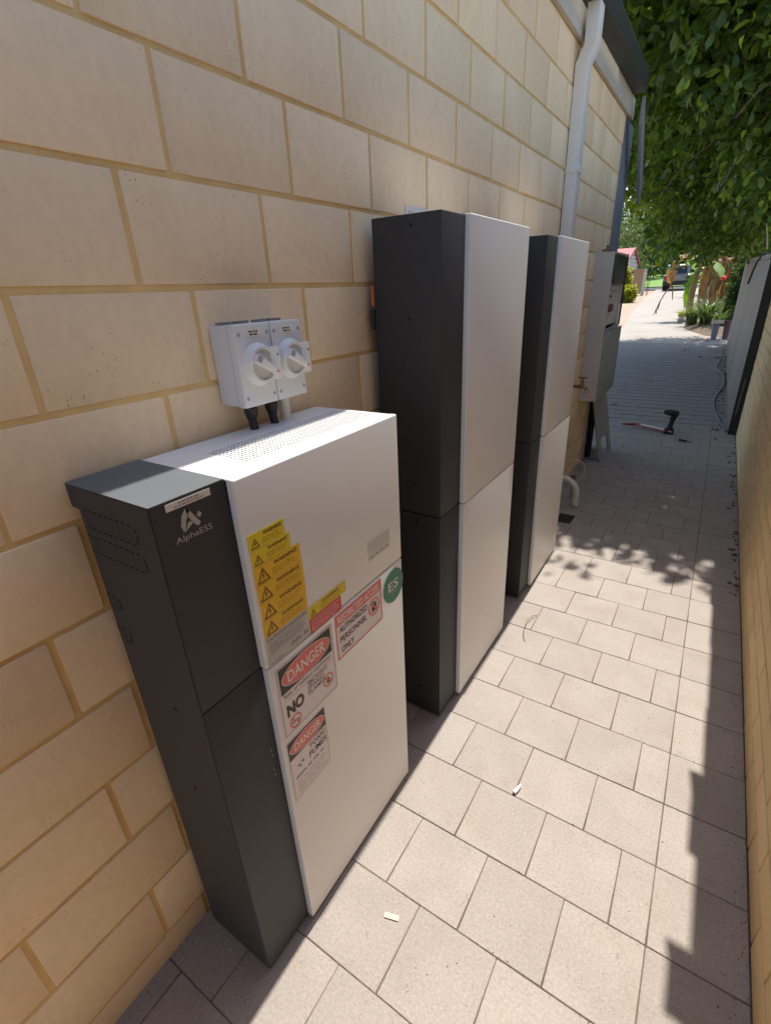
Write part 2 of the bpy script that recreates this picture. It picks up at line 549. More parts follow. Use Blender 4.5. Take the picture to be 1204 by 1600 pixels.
def leaf_mesh(name, P, D, Nn, Ln, Wr, m, droop=0.15):
    """P base points, D directions, Nn normals (all Nx3), Ln lengths, Wr width ratio"""
    N = len(P)
    D = D / np.linalg.norm(D, axis=1, keepdims=True)
    S = np.cross(D, Nn)
    S /= np.linalg.norm(S, axis=1, keepdims=True) + 1e-9
    Nn = np.cross(S, D)
    Ln = Ln[:, None]
    W = Ln * Wr * 0.5 * (0.8 + 0.4 * nrng.random((N, 1)))
    b = P
    m1 = P + D * Ln * 0.38
    m2 = P + D * Ln * 0.74 - Nn * Ln * droop * 0.4
    t = P + D * Ln - Nn * Ln * droop
    lift = Nn * W * 0.35
    V = np.stack([b, m1 - S * W * .82 + lift, m1, m1 + S * W * .82 + lift, m2 - S * W * 1.02 + lift * .6, m2, m2 + S * W * 1.02 + lift * .6, t], 1).reshape(-1, 3)
    base = (np.arange(N) * 8)[:, None]
    tri = np.array([0, 2, 1, 0, 3, 2, 4, 5, 7, 5, 6, 7])
    quad = np.array([1, 2, 5, 4, 2, 3, 6, 5])
    loops = np.concatenate([base + tri, base + quad], 1).ravel()
    ls = np.array([0, 3, 6, 9, 12, 16])
    starts = (np.arange(N)[:, None] * 20 + ls).ravel()
    me = bpy.data.meshes.new(name)
    me.vertices.add(len(V))
    me.vertices.foreach_set('co', V.ravel())
    me.loops.add(len(loops))
    me.loops.foreach_set('vertex_index', loops.astype(np.int32))
    me.polygons.add(len(starts))
    me.polygons.foreach_set('loop_start', starts.astype(np.int32))
    at = me.attributes.new('tone', 'FLOAT', 'POINT')
    at.data.foreach_set('value', np.repeat(nrng.random(N) ** 1.6, 8))
    me.materials.append(m)
    me.update(calc_edges=True)
    me.polygons.foreach_set('use_smooth', np.ones(len(starts), bool))
    return me


def crown(name, m, ells, n_clumps, per, leaf, wr, parent, clump=0.32, shell=0.55, droop=0.2, keep=None, hang=0.35):
    """leaf clumps spread through ellipsoids (c, r); more of them near the skin"""
    vol = np.array([e[1][0] * e[1][1] * e[1][2] for e in ells]) ** 0.8
    pick = nrng.choice(len(ells), n_clumps, p=vol / vol.sum())
    c = np.array([e[0] for e in ells], float)[pick]
    r = np.array([e[1] for e in ells], float)[pick]
    d = nrng.normal(size=(n_clumps, 3))
    d /= np.linalg.norm(d, axis=1, keepdims=True)
    rad = nrng.random(n_clumps) ** (1 / 3.0)
    rad = np.where(nrng.random(n_clumps) < shell, 0.82 + 0.22 * nrng.random(n_clumps), rad)
    rad *= 1 + 0.10 * np.sin(d[:, 0] * 7 + c[:, 1]) * np.cos(d[:, 2] * 6 + d[:, 1] * 5)
    Q = c + d * r * rad[:, None]
    if keep is not None:
        k = keep(Q)
        Q, d = Q[k], d[k]
    n = len(Q)
    out = d + nrng.normal(size=(n, 3)) * 0.5
    out[:, 2] -= hang
    out /= np.linalg.norm(out, axis=1, keepdims=True)
    s = nrng.random((n, per))
    P = Q[:, None, :] + out[:, None, :] * (s * clump)[..., None] + nrng.normal(size=(n, per, 3)) * clump * 0.16
    D = out[:, None, :] * 0.55 + nrng.normal(size=(n, per, 3)) * 0.62
    Nn = np.zeros((n, per, 3))
    Nn[..., 2] = 1
    Nn = Nn + nrng.normal(size=(n, per, 3)) * 0.75
    L = leaf * (0.65 + 0.6 * nrng.random(n * per))
    me = leaf_mesh(name, P.reshape(-1, 3), D.reshape(-1, 3), Nn.reshape(-1, 3), L, wr, m, droop)
    return link(name, me, parent)


def limb(mb, a, b, r0, r1, sag=0.1, n=6, seg=7):
    a, b = Vector(a), Vector(b)
    q = random.Random(int(a.x * 100 + b.y * 77))
    pts, rs = [], []
    for i in range(n + 1):
        t = i / n
        p = a.lerp(b, t)
        p.z += math.sin(t * math.pi) * sag
        if 0 < i < n:
            p += Vector((q.uniform(-1, 1), q.uniform(-1, 1), q.uniform(-1, 1))) * (b - a).length * 0.03
        pts.append(p)
        rs.append(r0 + (r1 - r0) * t)
    mb.tube(pts, rs, seg)


# ================================================================== SETTING: ground
g = MB()
ys = [-30, -8, 0, 6, 12.9, 20, 30, 40, 47, 52, 60, 75, 97, 150, 400]
xs = [-300, -60, -20, -6, 0, 1.2, 6, 20, 60, 300]
for y in ys:
    for x in xs:
        g.v.append((x, y, gz(y) - 0.06))
for i in range(len(ys) - 1):
    for j in range(len(xs) - 1):
        a = i * len(xs) + j
        g.f.append((a, a + 1, a + len(xs) + 1, a + len(xs)))
tag(g.build('ground', M_SAND), 'sandy bare ground under and around the paving', None, None, 'structure')

# ---- paving: concrete pavers in running bond, border course along the right wall
paving = thing('paving', None, None, (0.5, 2.0, 0.0))
paving['kind'] = 'structure'
bed = MB()
bed.box(-0.02, 1.20, -4.0, 6.0, -0.056, -0.0028)
bed.add([(-1.6, 6.0, -0.0045), (1.20, 6.0, -0.0045), (1.20, 12.95, gz(12.95) - 0.0045), (-1.6, 12.95, gz(12.95) - 0.0045)], [(0, 1, 2, 3)])
bed.build('joint_bed', M_JOINT, paving)
PD, PW, OY, OX, XB = 0.2034, 0.2046, 0.4162, 0.3555, 0.950
PCACHE = {}


def paver_mesh(w, d):
    k = (round(w, 3), round(d, 3))
    if k not in PCACHE:
        b = MB()
        b.box(-w / 2, w / 2, -d / 2, d / 2, -0.05, 0.0)
        PCACHE[k] = b.mesh('paver', M_PAVER, bevel=min(0.0018, w * 0.2), seg=1)
    return PCACHE[k]


far = MB()
gap = 0.0018
for k in range(-22, 62):
    y0, y1 = OY + k * PD + gap / 2, OY + (k + 1) * PD - gap / 2
    off = PW / 2 if k % 2 == 0 else 0.0
    xl = 0.0 if y1 < 4.6 else -1.55
    segs = []
    x = OX + off - PW * 12
    while x < XB:
        a, b = max(x + gap / 2, xl), min(x + PW - gap / 2, XB - gap / 2)
        if b - a > 0.02:
            segs.append((a, b))
        x += PW
    segs.append((XB + gap / 2, 1.152))
    for a, b in segs:
        near = -3 <= k <= 29 and a > -0.35
        if near:
            o = link('paver', paver_mesh(b - a, y1 - y0), paving)
            o.location = ((a + b) / 2, (y0 + y1) / 2, gz((y0 + y1) / 2) + rng.uniform(-0.0012, 0.0008))
            o.rotation_euler = (rng.uniform(-.004, .004), rng.uniform(-.004, .004), rng.uniform(-.004, .004))
        else:
            z = gz((y0 + y1) / 2) + rng.uniform(-0.001, 0.001)
            far.box(a, b, y0, y1, z - 0.05, z)
tag(far.build('paver_field', M_PAVER, paving), kind='stuff')

# ---- driveway, road, lawn
drv = thing('driveway', None, None, (-1.5, 25, gz(25)))
drv['kind'] = 'structure'
edge = [(12.97, -1.35), (16.1, -1.55), (22.2, -2.18), (27.4, -2.62), (32.5, -3.03), (44.0, -3.76), (46.9, -4.0)]
for (ya, xa), (yb, xb) in zip(edge[:-1], edge[1:]):
    s = MB()
    rx = 1.3
    s.add([(xa, ya + .006, gz(ya) + .004), (rx, ya + .006, gz(ya) + .004), (rx, yb - .006, gz(yb) + .004), (xb, yb - .006, gz(yb) + .004),
           (xa, ya + .006, gz(ya) - .06), (rx, ya + .006, gz(ya) - .06), (rx, yb - .006, gz(yb) - .06), (xb, yb - .006, gz(yb) - .06)],
          [(0, 1, 2, 3), (4, 7, 6, 5), (0, 4, 5, 1), (1, 5, 6, 2), (2, 6, 7, 3), (3, 7, 4, 0)])
    s.build('slab', M_CONC, drv)
s = MB()
s.add([(-200, 47, gz(47) + .004), (200, 47, gz(47) + .004), (200, 52.5, gz(52) + .006), (-200, 52.5, gz(52) + .006)], [(0, 1, 2, 3)])
tag(s.build('road', M_ROAD), 'asphalt street across the end of the driveway', None, None, 'structure')
s = MB()
for i in range(9):
    ya, yb = 53 + i * 4.8, 53 + (i + 1) * 4.8
    s.add([(-120, ya, gz(ya) + .02), (60, ya, gz(ya) + .02), (60, yb, gz(yb) + .02), (-120, yb, gz(yb) + .02)], [(0, 1, 2, 3)])
tag(s.build('lawn', M_GRASS), 'bright green lawn bank across the street', None, None, 'structure')
# garden bed on the right of the driveway
s = MB()
bedp = [(0.02, 16.2), (0.55, 14.6), (1.0, 14.2), (3.0, 14.0), (3.0, 33), (0.3, 33), (-0.55, 27), (-0.3, 21)]
n = len(bedp)
cx, cy = 1.4, 22
vs = [(x, y, gz(y) + .01) for x, y in bedp] + [(x + (cx - x) * .25, y + (cy - y) * .1, gz(y) + .13) for x, y in bedp]
s.add(vs, [(i, (i + 1) % n, n + (i + 1) % n, n + i) for i in range(n)] + [tuple(range(n, 2 * n))])
tag(s.build('garden_bed', M_SOIL, smooth=True), 'dark soil bed along the right of the driveway', None, None, 'structure')

# ================================================================== HOUSE (left)
house = thing('house', 'cream block house wall with slate gutter running along the left of the path', 'house', (-1.5, 1.0, 0))
WY1 = 4.45
w = MB()
w.box(-0.20, -0.0032, -5.0, WY1 - 0.002, -0.2, 2.484)
w.box(-5.0, -0.20, 4.25, WY1 - 0.002, -0.2, 2.484)
w.build('mortar_wall', M_MORTAR, house)
ZK, BH, BY, BY0, ODD = 0.073, 0.172, 0.3024, 0.8339, -0.0511
BC = {}


def block_mesh(l, h):
    k = (round(l, 3), round(h, 3))
    if k not in BC:
        b = MB()
        b.box(-0.05, 0, -l / 2, l / 2, -h / 2, h / 2)
        BC[k] = b.mesh('block', M_BLOCK, bevel=0.0035, seg=2)
    return BC[k]


behind = MB()
for k in range(-1, 14):
    z0, z1 = ZK + k * BH + 0.005, ZK + (k + 1) * BH - 0.005
    z1 = min(z1, 2.478)
    par = 0.0 if k % 2 == 0 else BY / 2 + ODD
    y = BY0 + par - BY * 20
    while y < WY1:
        a, b = y + 0.005, min(y + BY - 0.005, WY1)
        y += BY
        if b - a < 0.03 or b < -4.5:
            continue
        if b < -0.1:
            behind.box(-0.05, 0.0, a, b, z0, z1)
            continue
        o = link('block', block_mesh(b - a, z1 - z0), house)
        o.location = (rng.uniform(-0.0012, 0.0012), (a + b) / 2 + rng.uniform(-.001, .001), (z0 + z1) / 2 + rng.uniform(-.0008, .0008))
tag(behind.build('block_field', M_BLOCK, house), kind='stuff')
b = MB()
b.box(-0.16, -0.004, WY1, 4.84, -0.1, 2.484)
b.build('rendered_pier', M_PIER, house, bevel=0.004)
b = MB()
b.box(-0.03, 0.02, -5.0, 4.62, 2.481, 2.60)
b.build('fascia', M_FASCIA, house, bevel=0.003)
gp = [(0.0202, 2.60), (0.098, 2.60), (0.104, 2.612), (0.106, 2.70), (0.100, 2.712), (0.090, 2.712), (0.090, 2.625), (0.0202, 2.625)]
b = MB()
b.prism(gp, lambda p, t: (p[0], t, p[1]), -5.0, 4.50)
b.build('gutter', M_GUTTER, house)
b = MB()
b.add([(0.05, -5, 2.70), (0.05, 4.5, 2.70), (-4.5, 4.5, 4.5), (-4.5, -5, 4.5), (0.05, -5, 2.72), (0.05, 4.5, 2.72), (-4.5, 4.5, 4.52), (-4.5, -5, 4.52)],
      [(0, 1, 2, 3), (7, 6, 5, 4), (0, 4, 5, 1), (1, 5, 6, 2), (2, 6, 7, 3), (3, 7, 4, 0)])
b.build('roof', M_GUTTER, house)
# raking barge at the far end of the eave
b = MB()
for p0, p1, wd in (((0.085, 4.505, 2.58), (0.085, 4.93, 2.11), 0.15),):
    d = (Vector(p1) - Vector(p0))
    b.add([(0.078, p0[1], p0[2]), (0.10, p0[1], p0[2]), (0.10, p0[1], p0[2] - wd), (0.078, p0[1], p0[2] - wd),
           (0.078, p1[1], p1[2]), (0.10, p1[1], p1[2]), (0.10, p1[1] - .05, p1[2] - wd * .8), (0.078, p1[1] - .05, p1[2] - wd * .8)],
          [(0, 1, 2, 3), (7, 6, 5, 4), (0, 4, 5, 1), (1, 5, 6, 2), (2, 6, 7, 3), (3, 7, 4, 0)])
b.build('barge_board', M_BARGE, house, bevel=0.003)
# downpipe: up the wall, swan neck out to the gutter
b = MB()


def rectpipe(mb, pts, sx, sy):
    vs, fs = [], []
    for (x, y, z) in pts:
        vs += [(x, y, z), (x + sx, y, z), (x + sx, y + sy, z), (x, y + sy, z)]
    for i in range(len(pts) - 1):
        for k in range(4):
            fs.append((i * 4 + k, i * 4 + (k + 1) % 4, i * 4 + 4 + (k + 1) % 4, i * 4 + 4 + k))
    fs += [(3, 2, 1, 0), tuple(len(vs) - 4 + k for k in range(4))]
    mb.add(vs, fs)


rectpipe(b, [(0.003, 3.035, 0.0), (0.003, 3.035, 2.385), (0.036, 3.035, 2.455), (0.036, 3.035, 2.604)], 0.058, 0.085)
dp = b.build('downpipe', M_PIPE, house, bevel=0.005)
for z in (0.7, 1.95):
    b = MB()
    b.box(0.001, 0.0655, 3.030, 3.125, z, z + 0.03)
    b.build('pipe_bracket', M_PIPE, dp, bevel=0.002)

# ================================================================== BOUNDARY WALL (right)
rw = thing('boundary_wall', 'yellow brick boundary wall along the right of the path', 'wall', (1.21, 2.0, 0))
RX = 1.155
b = MB()
b.box(RX + 0.003, RX + 0.105, -4.0, 5.80, -0.1, 2.08)
b.build('mortar_core', M_RMORTAR, rw)
RCH, RL = 0.092, 0.25
RC = {}
rest = MB()
for k in range(0, 22):
    z0, z1 = -0.006 + k * RCH + 0.0045, -0.006 + (k + 1) * RCH - 0.0045
    y = 1.575 + (RL / 2 if k % 2 == 0 else 0) - RL * 24
    while y < 5.80:
        a, bb = y + 0.0045, min(y + RL - 0.0045, 5.80)
        y += RL
        if bb - a < 0.03 or bb < -3.9:
            continue
        if 0.55 < bb and z0 < 1.1:
            l = round(bb - a, 3)
            if l not in RC:
                t = MB()
                t.box(0, 0.05, -l / 2, l / 2, -(z1 - z0) / 2, (z1 - z0) / 2)
                RC[l] = t.mesh('brick', M_RBRICK, bevel=0.002, seg=1)
            o = link('brick', RC[l], rw)
            o.location = (RX + rng.uniform(-.0008, .0008), (a + bb) / 2, (z0 + z1) / 2)
        else:
            rest.box(RX, RX + 0.05, a, bb, z0, z1)
tag(rest.build('brick_field', M_RBRICK, rw), kind='stuff')
cot = math.cos(SUN_EL) / math.sin(SUN_EL)
ZC = 2.09
# unseen ledge pieces, added and shaped to throw the stepped shadow on the paving
spans = [(-3.0, 0.60, 1.035), (0.60, 0.725, 1.030), (0.725, 0.87, 0.985), (0.87, 1.12, 1.036), (1.12, 1.40, 1.006), (1.40, 1.72, 1.040),
         (1.72, 2.1, 1.044), (2.1, 2.45, 1.040), (2.45, 2.75, 1.030), (2.75, 3.2, 1.035), (3.2, 3.6, 1.04)]
for a, c, xe in spans:
    t = MB()
    ya, yc = a + ZC * cot, c + ZC * cot
    xe -= ZC * SUN_DX / math.sin(SUN_EL)
    t.add([(xe - (0.0 if xe > 1.005 else -0.03), ya + .004, ZC), (xe, yc - .004, ZC), (RX + .13, yc - .004, ZC), (RX + .13, ya + .004, ZC),
           (xe + .01, ya + .004, ZC + .03), (xe + .01, yc - .004, ZC + .03), (RX + .12, yc - .004, ZC + .05), (RX + .12, ya + .004, ZC + .05)],
          [(0, 1, 2, 3), (7, 6, 5, 4), (0, 4, 5, 1), (1, 5, 6, 2), (2, 6, 7, 3), (3, 7, 4, 0)])
    t.build('shadow_ledge', M_TERRA, rw)
# black box painting the dark gap between wall end and fence
t = MB()
t.box(RX - 0.072, RX + 0.06, 5.804, 5.88, -0.05, 2.02)
t.build('dark_gap', M_RUBBER, rw)

# fence sheet behind it
fn = thing('sheet_fence', 'plain mushroom coloured sheet fence beyond the end of the brick wall', 'fence', (1.05, 9.5, 0))
for (ya, xa), (yb, xb) in (((5.89, 1.085), (8.3, 1.055)), ((8.3, 1.055), (10.6, 1.03)), ((10.6, 1.03), (12.9, 1.005))):
    t = MB()
    ya += .003
    t.add([(xa, ya, gz(ya) - .05), (xa + .03, ya, gz(ya) - .05), (xb + .03, yb, gz(yb) - .05), (xb, yb, gz(yb) - .05),
           (xa, ya, gz(ya) + 1.56), (xa + .03, ya, gz(ya) + 1.56), (xb + .03, yb, gz(yb) + 1.56), (xb, yb, gz(yb) + 1.56)],
          [(3, 2, 1, 0), (4, 5, 6, 7), (0, 1, 5, 4), (1, 2, 6, 5), (2, 3, 7, 6), (3, 0, 4, 7)])
    t.build('sheet', M_FENCE, fn, bevel=0.006)
    t = MB()
    t.add([(xa - .008, ya, gz(ya) + 1.562), (xa + .038, ya, gz(ya) + 1.562), (xb + .038, yb, gz(yb) + 1.562), (xb - .008, yb, gz(yb) + 1.562),
           (xa - .008, ya, gz(ya) + 1.60), (xa + .038, ya, gz(ya) + 1.60), (xb + .038, yb, gz(yb) + 1.60), (xb - .008, yb, gz(yb) + 1.60)],
          [(3, 2, 1, 0), (4, 5, 6, 7), (0, 1, 5, 4), (1, 2, 6, 5), (2, 3, 7, 6), (3, 0, 4, 7)])
    t.build('top_rail', M_FENCE, fn)
# ================================================================== BATTERY CABINETS
XF, XW = 0.2295, 0.2475            # dark front plane, white panel plane


def disc(mb, o, axis, r, h=0.0012, n=12):
    mb.lathe([(r, 0), (r, h)], o, axis, n)


def cabinet(y0, y1, ztop, label, tall):
    t = thing('battery_cabinet', label, 'battery cabinet', (0.13, (y0 + y1) / 2, 0.0), 'battery cabinets standing along the block wall')
    ys_ = y0 + 0.127
    seam = 0.806
    XBK = 0.032
    # lower module
    b = MB()
    b.box(XBK, XF, y0, y1 - 0.002, 0.012, seam - 0.0015)
    b.build('lower_shell', M_DARK, t, bevel=0.003)
    for yy in (y0 + .04, y1 - .06):
        b = MB()
        b.box(0.05, 0.21, yy, yy + 0.03, 0.0, 0.0118)
        b.build('foot', M_RUBBER, t)
    b = MB()
    b.box(XF + 0.0005, XW, ys_ + 0.003, y1, 0.014, seam - 0.002)
    b.build('lower_panel', M_WHITE, t, bevel=0.0035, seg=3)
    # upper module
    if tall:
        b = MB()
        b.box(XBK, XF, y0, y1 - 0.002, seam + 0.0015, ztop)
        b.build('upper_shell', M_DARK, t, bevel=0.003)
        b = MB()
        b.box(XF + 0.0005, XW, ys_ + 0.003, y1, seam + 0.002, ztop + 0.002)
        b.build('upper_panel', M_WHITE, t, bevel=0.0035, seg=3)
        b = MB()
        b.box(0.014, XF, ys_, y1 - .002, ztop + .0002, ztop + .002)
        b.build('white_lid', M_WHITE, t)
        holes = [(.1475, ztop - .025), (.136, 1.361), (.142, .9045), (.148, .779), (.140, .567), (.147, .115)]
    else:
        b = MB()
        b.box(XBK, XF, y0, y1 - 0.002, seam + 0.0015, 1.128)
        b.build('upper_shell', M_DARK, t)
        b = MB()
        b.box(XBK, XF, y0, ys_ - .0005, 1.1281, ztop)
        b.build('dark_head', M_DARK, t)
        b = MB()
        b.box(0.008, XBK - .0005, y0, ys_ - 0.0005, 1.136, ztop)
        b.build('rear_lip', M_DARK, t)
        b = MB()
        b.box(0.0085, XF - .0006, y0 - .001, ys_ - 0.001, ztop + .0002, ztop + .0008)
        b.build('sunlit_top', M_DARKLIT, t)  # thin paler sheet that paints the sunlit look of the dark head
        b = MB()
        b.box(XF + 0.0005, XW, ys_ + 0.0002, y1, seam + 0.002, ztop)
        b.build('upper_panel', M_WHITE, t, bevel=0.0035, seg=3)
        # white lid with an opening for the perforated grille
        gx0, gx1, gy0, gy1 = 0.085, 0.192, 0.53, 0.905
        b = MB()
        for x0, x1, ya, yb in ((0.012, gx0, ys_ - .0002, y1 - .003), (gx1, XF, ys_ - .0002, y1 - .003),
                               (gx0, gx1, ys_ - .0002, gy0), (gx0, gx1, gy1, y1 - .003)):
            b.box(x0, x1, ya, yb, ztop - 0.003, ztop - 0.0008)
        b.box(0.012, 0.0145, ys_ - .0002, y1 - .003, 1.13, ztop - 0.003)
        b.box(0.0145, XF, y1 - .0055, y1 - .003, 1.13, ztop - 0.003)
        lid = b.build('white_lid', M_WHITE, t)
        b = MB()
        b.box(gx0 - .004, gx1 + .004, gy0 - .004, gy1 + .004, ztop - .010, ztop - .008)
        b.build('grille_backing', M_ISOG, lid)  # grey plate added so the grille holes look less dark
        b = MB()
        nx, ny = 11, 44
        dx, dy = (gx1 - gx0) / nx, (gy1 - gy0) / ny
        for i in range(nx + 1):
            b.box(gx0 + i * dx - .0021, gx0 + i * dx + .0021, gy0 - .002, gy1 + .002, ztop - .0024, ztop - .0012)
        for j in range(ny + 1):
            b.box(gx0 - .002, gx1 + .002, gy0 + j * dy - .0017, gy0 + j * dy + .0017, ztop - .0030, ztop - .0018)
        b.build('vent_grille', M_WHITE, lid)
        b = MB()
        b.box(XBK + .001, XF - .0022, y0 - .0014, y0 - .0002, 0.014, 1.1752)
        b.build('side_plate', M_DARK, t)
        holes = [(.1499, .778), (.1351, .565)]
    for hx, hz in holes:
        b = MB()
        disc(b, (hx, y0 + .0002, hz), (0, -1, 0), 0.0048, 0.0008 if tall else 0.0022)
        b.build('screw_hole', M_BLACK, t)
    return t


u1 = cabinet(0.322, 0.925, 1.176, 'low battery cabinet nearest the camera, its white front covered in warning stickers', False)
u2 = cabinet(1.180, 1.776, 1.598, 'tall dark and white battery cabinet in the middle, directly behind the low one', True)
u3 = cabinet(2.046, 2.642, 1.598, 'farthest tall battery cabinet, beside the downpipe and brass tap', True)

# side vents of the low cabinet: outlines of little slots and slanting louvres
for (xa, za, xb, zb, n) in ((0.045, 1.1395, 0.180, 1.107, 9), (0.034, 1.0935, 0.184, 1.0615, 10), (0.034, 0.983, 0.066, 0.957, 2), (0.034, 0.915, 0.068, 0.888, 2)):
    b = MB()
    yv = 0.3204
    dx = (xb - xa) / n
    for i in range(n):
        x = xa + i * dx
        b.box(x, x + dx * .55, yv - .0006, yv, za - .0017, za)
        b.box(x, x + dx * .55, yv - .0006, yv, zb, zb + .0017)
        if i < n:
            b.add([(x + dx * .2, yv - .0003, za - .006), (x + dx * .2 + .0009, yv - .0003, za - .006), (x + dx * .2 + .0009, yv - .0003, zb + .005), (x + dx * .2, yv - .0003, zb + .005)], [(0, 3, 2, 1)])
    for j in range(3):
        h = (za - zb) / 3.6
        b.box(xb - .001 + (0.004 if j == 1 else 0.002), xb + .0006 + (0.004 if j == 1 else 0.002), yv - .0006, yv, za - .004 - (j + .75) * h, za - .004 - j * h)
    b.build('side_vent', M_BLACK, u1)

# orange conduit and black gland behind the middle cabinet, and behind the low one
b = MB()
b.tube([(0.025, 1.182, 1.445), (0.024, 1.182, 1.395)], 0.005, 12)
b.build('orange_gland', M_ORANGE, u2, smooth=True)
b = MB()
b.tube([(0.023, 1.180, 1.385), (0.023, 1.180, 1.335)], 0.007, 12)
b.build('black_gland', M_RUBBER, u2, smooth=True)
M_PLATE = mat('clear_plate', (0.70, 0.69, 0.67), 0.25, (0.66, 0.65, 0.63), 8)
# ---- print on the low cabinet
def F(lift, x=XW):
    return Flat((x, 0, 0), (0, 1, 0), (0, 0, 1), lift)


def sticker(y0, y1, z0, z1, m, lift=0.0004, name='warning_sticker', label=None, parent=None):
    b = MB()
    b.box(XW + lift, XW + lift + 0.0005, y0, y1, z0, z1)
    o = b.build(name, m, parent or u1)
    if label:
        o['label'] = label
    return o


E1 = 0.0013


def tri_bolt(fl, ya, za, s):
    """warning triangle outline with a bolt in it, lower left corner ya, za"""
    A, B, C = (ya, za), (ya + s, za), (ya + s / 2, za + s * .92)
    c = (ya + s / 2, za + s * .31)
    k = 0.72
    inn = [(c[0] + (p[0] - c[0]) * k, c[1] + (p[1] - c[1]) * k) for p in (A, B, C)]
    out = [A, B, C]
    for i in range(3):
        j = (i + 1) % 3
        fl.poly([out[i], out[j], inn[j], inn[i]])
    fl.poly([(c[0] + s * .04, c[1] + s * .34), (c[0] - s * .10, c[1] + s * .06), (c[0] - s * .01, c[1] + s * .06), (c[0] - s * .04, c[1] - s * .18),
             (c[0] + s * .10, c[1] + s * .12), (c[0] + s * .02, c[1] + s * .12)])


stack = [(1.0475, 1.077, .457, .5395, M_YEL1, M_INK, 'top'), (1.016, 1.0465, .458, .5497, M_YEL1, M_INK, ''), (.979, 1.015, .4575, .5705, M_YEL2, M_INKY, ''),
         (.9435, .978, .458, .5715, M_YEL2, M_INKY, ''), (.9065, .9425, .459, .572, M_YEL2, M_INKY, ''), (.871, .9055, .458, .571, M_YEL2, M_INKY, '')]
for i, (z0, z1, y0, y1, m, ink, _) in enumerate(stack):
    st = sticker(y0, y1, z0, z1, m)
    h = z1 - z0
    fl = F(E1)
    tri_bolt(fl, y0 + .004, z0 + h * .08, h * (.66 if i < 2 else .86))
    fl.text('WARNING', y0 + (y1 - y0) * .40, z1 - h * .36, (y1 - y0) * .52, h * .23, 0.02)
    fl.build('lettering', ink, st)
    fl = F(E1)
    fl.lines(y0 + (y1 - y0) * .36, y1 - .006, z0 + h * .12, z1 - h * .46, 3, .3, i)
    fl.build('small_print', M_INKF, st)
st = sticker(.4565, .570, .829, .8705, M_GREYL, name='procedure_label')
fl = F(E1)
fl.text('SHUTDOWN PROCEDURE', .461, .8605, .104, .0065, 0.015)
fl.build('lettering', M_INKG, st)
fl = F(E1)
fl.lines(.463, .562, .832, .857, 6, .3, 20)
fl.build('small_print', M_INKG, st)
st = sticker(.4555, .568, .8085, .8285, M_GREYL, name='procedure_label')
fl = F(E1)
fl.lines(.462, .50, .811, .815, 1, .4, 22)
fl.lines(.515, .548, .8165, .8255, 2, .45, 23)
fl.rect(.552, .5575, .8185, .8255)
fl.poly([(.5585, .818), (.565, .818), (.562, .8255)])
fl.build('small_print', M_INKG, st)
st = sticker(.570, .692, .8405, .867, M_YEL1)
fl = F(E1)
tri_bolt(fl, .576, .8435, .017)
fl.text('WARNING', .612, .857, .055, .0065, 0.02)
fl.build('lettering', M_INKY, st)
fl = F(E1)
fl.lines(.605, .682, .843, .855, 3, .3, 30)
fl.build('small_print', M_INKF, st)
st = sticker(.5712, .6722, .8062, .8397, M_REDS)
fl = F(E1)
fl.lines(.575, .667, .809, .837, 5, .28, 31)
fl.build('small_print', M_PINKW, st)


def no_sign(fl, ca, cb, r):
    fl.ring(ca, cb, r, r, r * .2)
    fl.stroke(ca - r * .62, cb + r * .62, ca + r * .62, cb - r * .62, r * .2)


# DANGER, battery explosion
y0, y1, z0, z1 = .4622, .6348, .6175, .795
st = sticker(y0, y1, z0, z1, M_PINKW, name='danger_sign')
fl = F(E1)
fl.frame(y0 + .004, y1 - .004, z0 + .004, z1 - .004, .0009)
fl.rect(y0 + .009, y1 - .009, .725, .787)
fl.text('NO', y0 + .016, .662, .050, .031, 0.05)
fl.build('lettering', M_INK, st)
fl = F(E1)
fl.text('Risk of battery explosion', y0 + .014, .7085, .143, .0135, 0.006)
fl.text('SMOKING', y0 + .080, .6925, .062, .0105, 0.012)
fl.text('SPARKS', y0 + .080, .6800, .052, .0105, 0.012)
fl.text('FLAMES', y0 + .080, .6675, .052, .0105, 0.012)
fl.rect(y0 + .014, y1 - .014, .7045, .7053)
fl.build('lettering', M_INKG, st)
fl = F(E1 + .0004)
fl.ring((y0 + y1) / 2, .756, .072, .0275)
fl.build('danger_oval', M_SIGNRED, st)
fl = F(E1 + .0008)
fl.ring((y0 + y1) / 2, .756, .0735, .029, .0016)
fl.text('DANGER', (y0 + y1) / 2 - .056, .7425, .112, .027, 0.01)
fl.build('lettering', M_SIGNW, st)
fl = F(E1 + .0003)
no_sign(fl, y0 + .035, .6405, .0165)
fl.build('prohibition_symbol', M_SIGNRED, st)
fl = F(E1 + .0003)
no_sign(fl, y1 - .030, .6605, .0165)
fl.build('prohibition_symbol', M_SIGNRED, st)
fl = F(E1)
fl.rect(y0 + .024, y0 + .044, .638, .641)
fl.poly([(y1 - .034, .652), (y1 - .026, .652), (y1 - .024, .659), (y1 - .030, .670), (y1 - .036, .659)])
fl.build('pictogram', M_INK, st)
# DANGER, toxic fumes
y0, y1, z0, z1 = .4615, .5818, .433, .605
st = sticker(y0, y1, z0, z1, M_PINKW, name='danger_sign')
fl = F(E1)
fl.rect(y0 + .002, y1 - .002, .552, .602)
fl.text('TOXIC', y0 + .060, .532, .054, .014, 0.015)
fl.text('FUMES', y0 + .058, .509, .056, .016, 0.015)
fl.rect(y0 + .002, y0 + .0027, z0 + .002, .552)
fl.rect(y1 - .0027, y1 - .002, z0 + .002, .552)
fl.rect(y0 + .002, y1 - .002, z0 + .002, z0 + .0027)
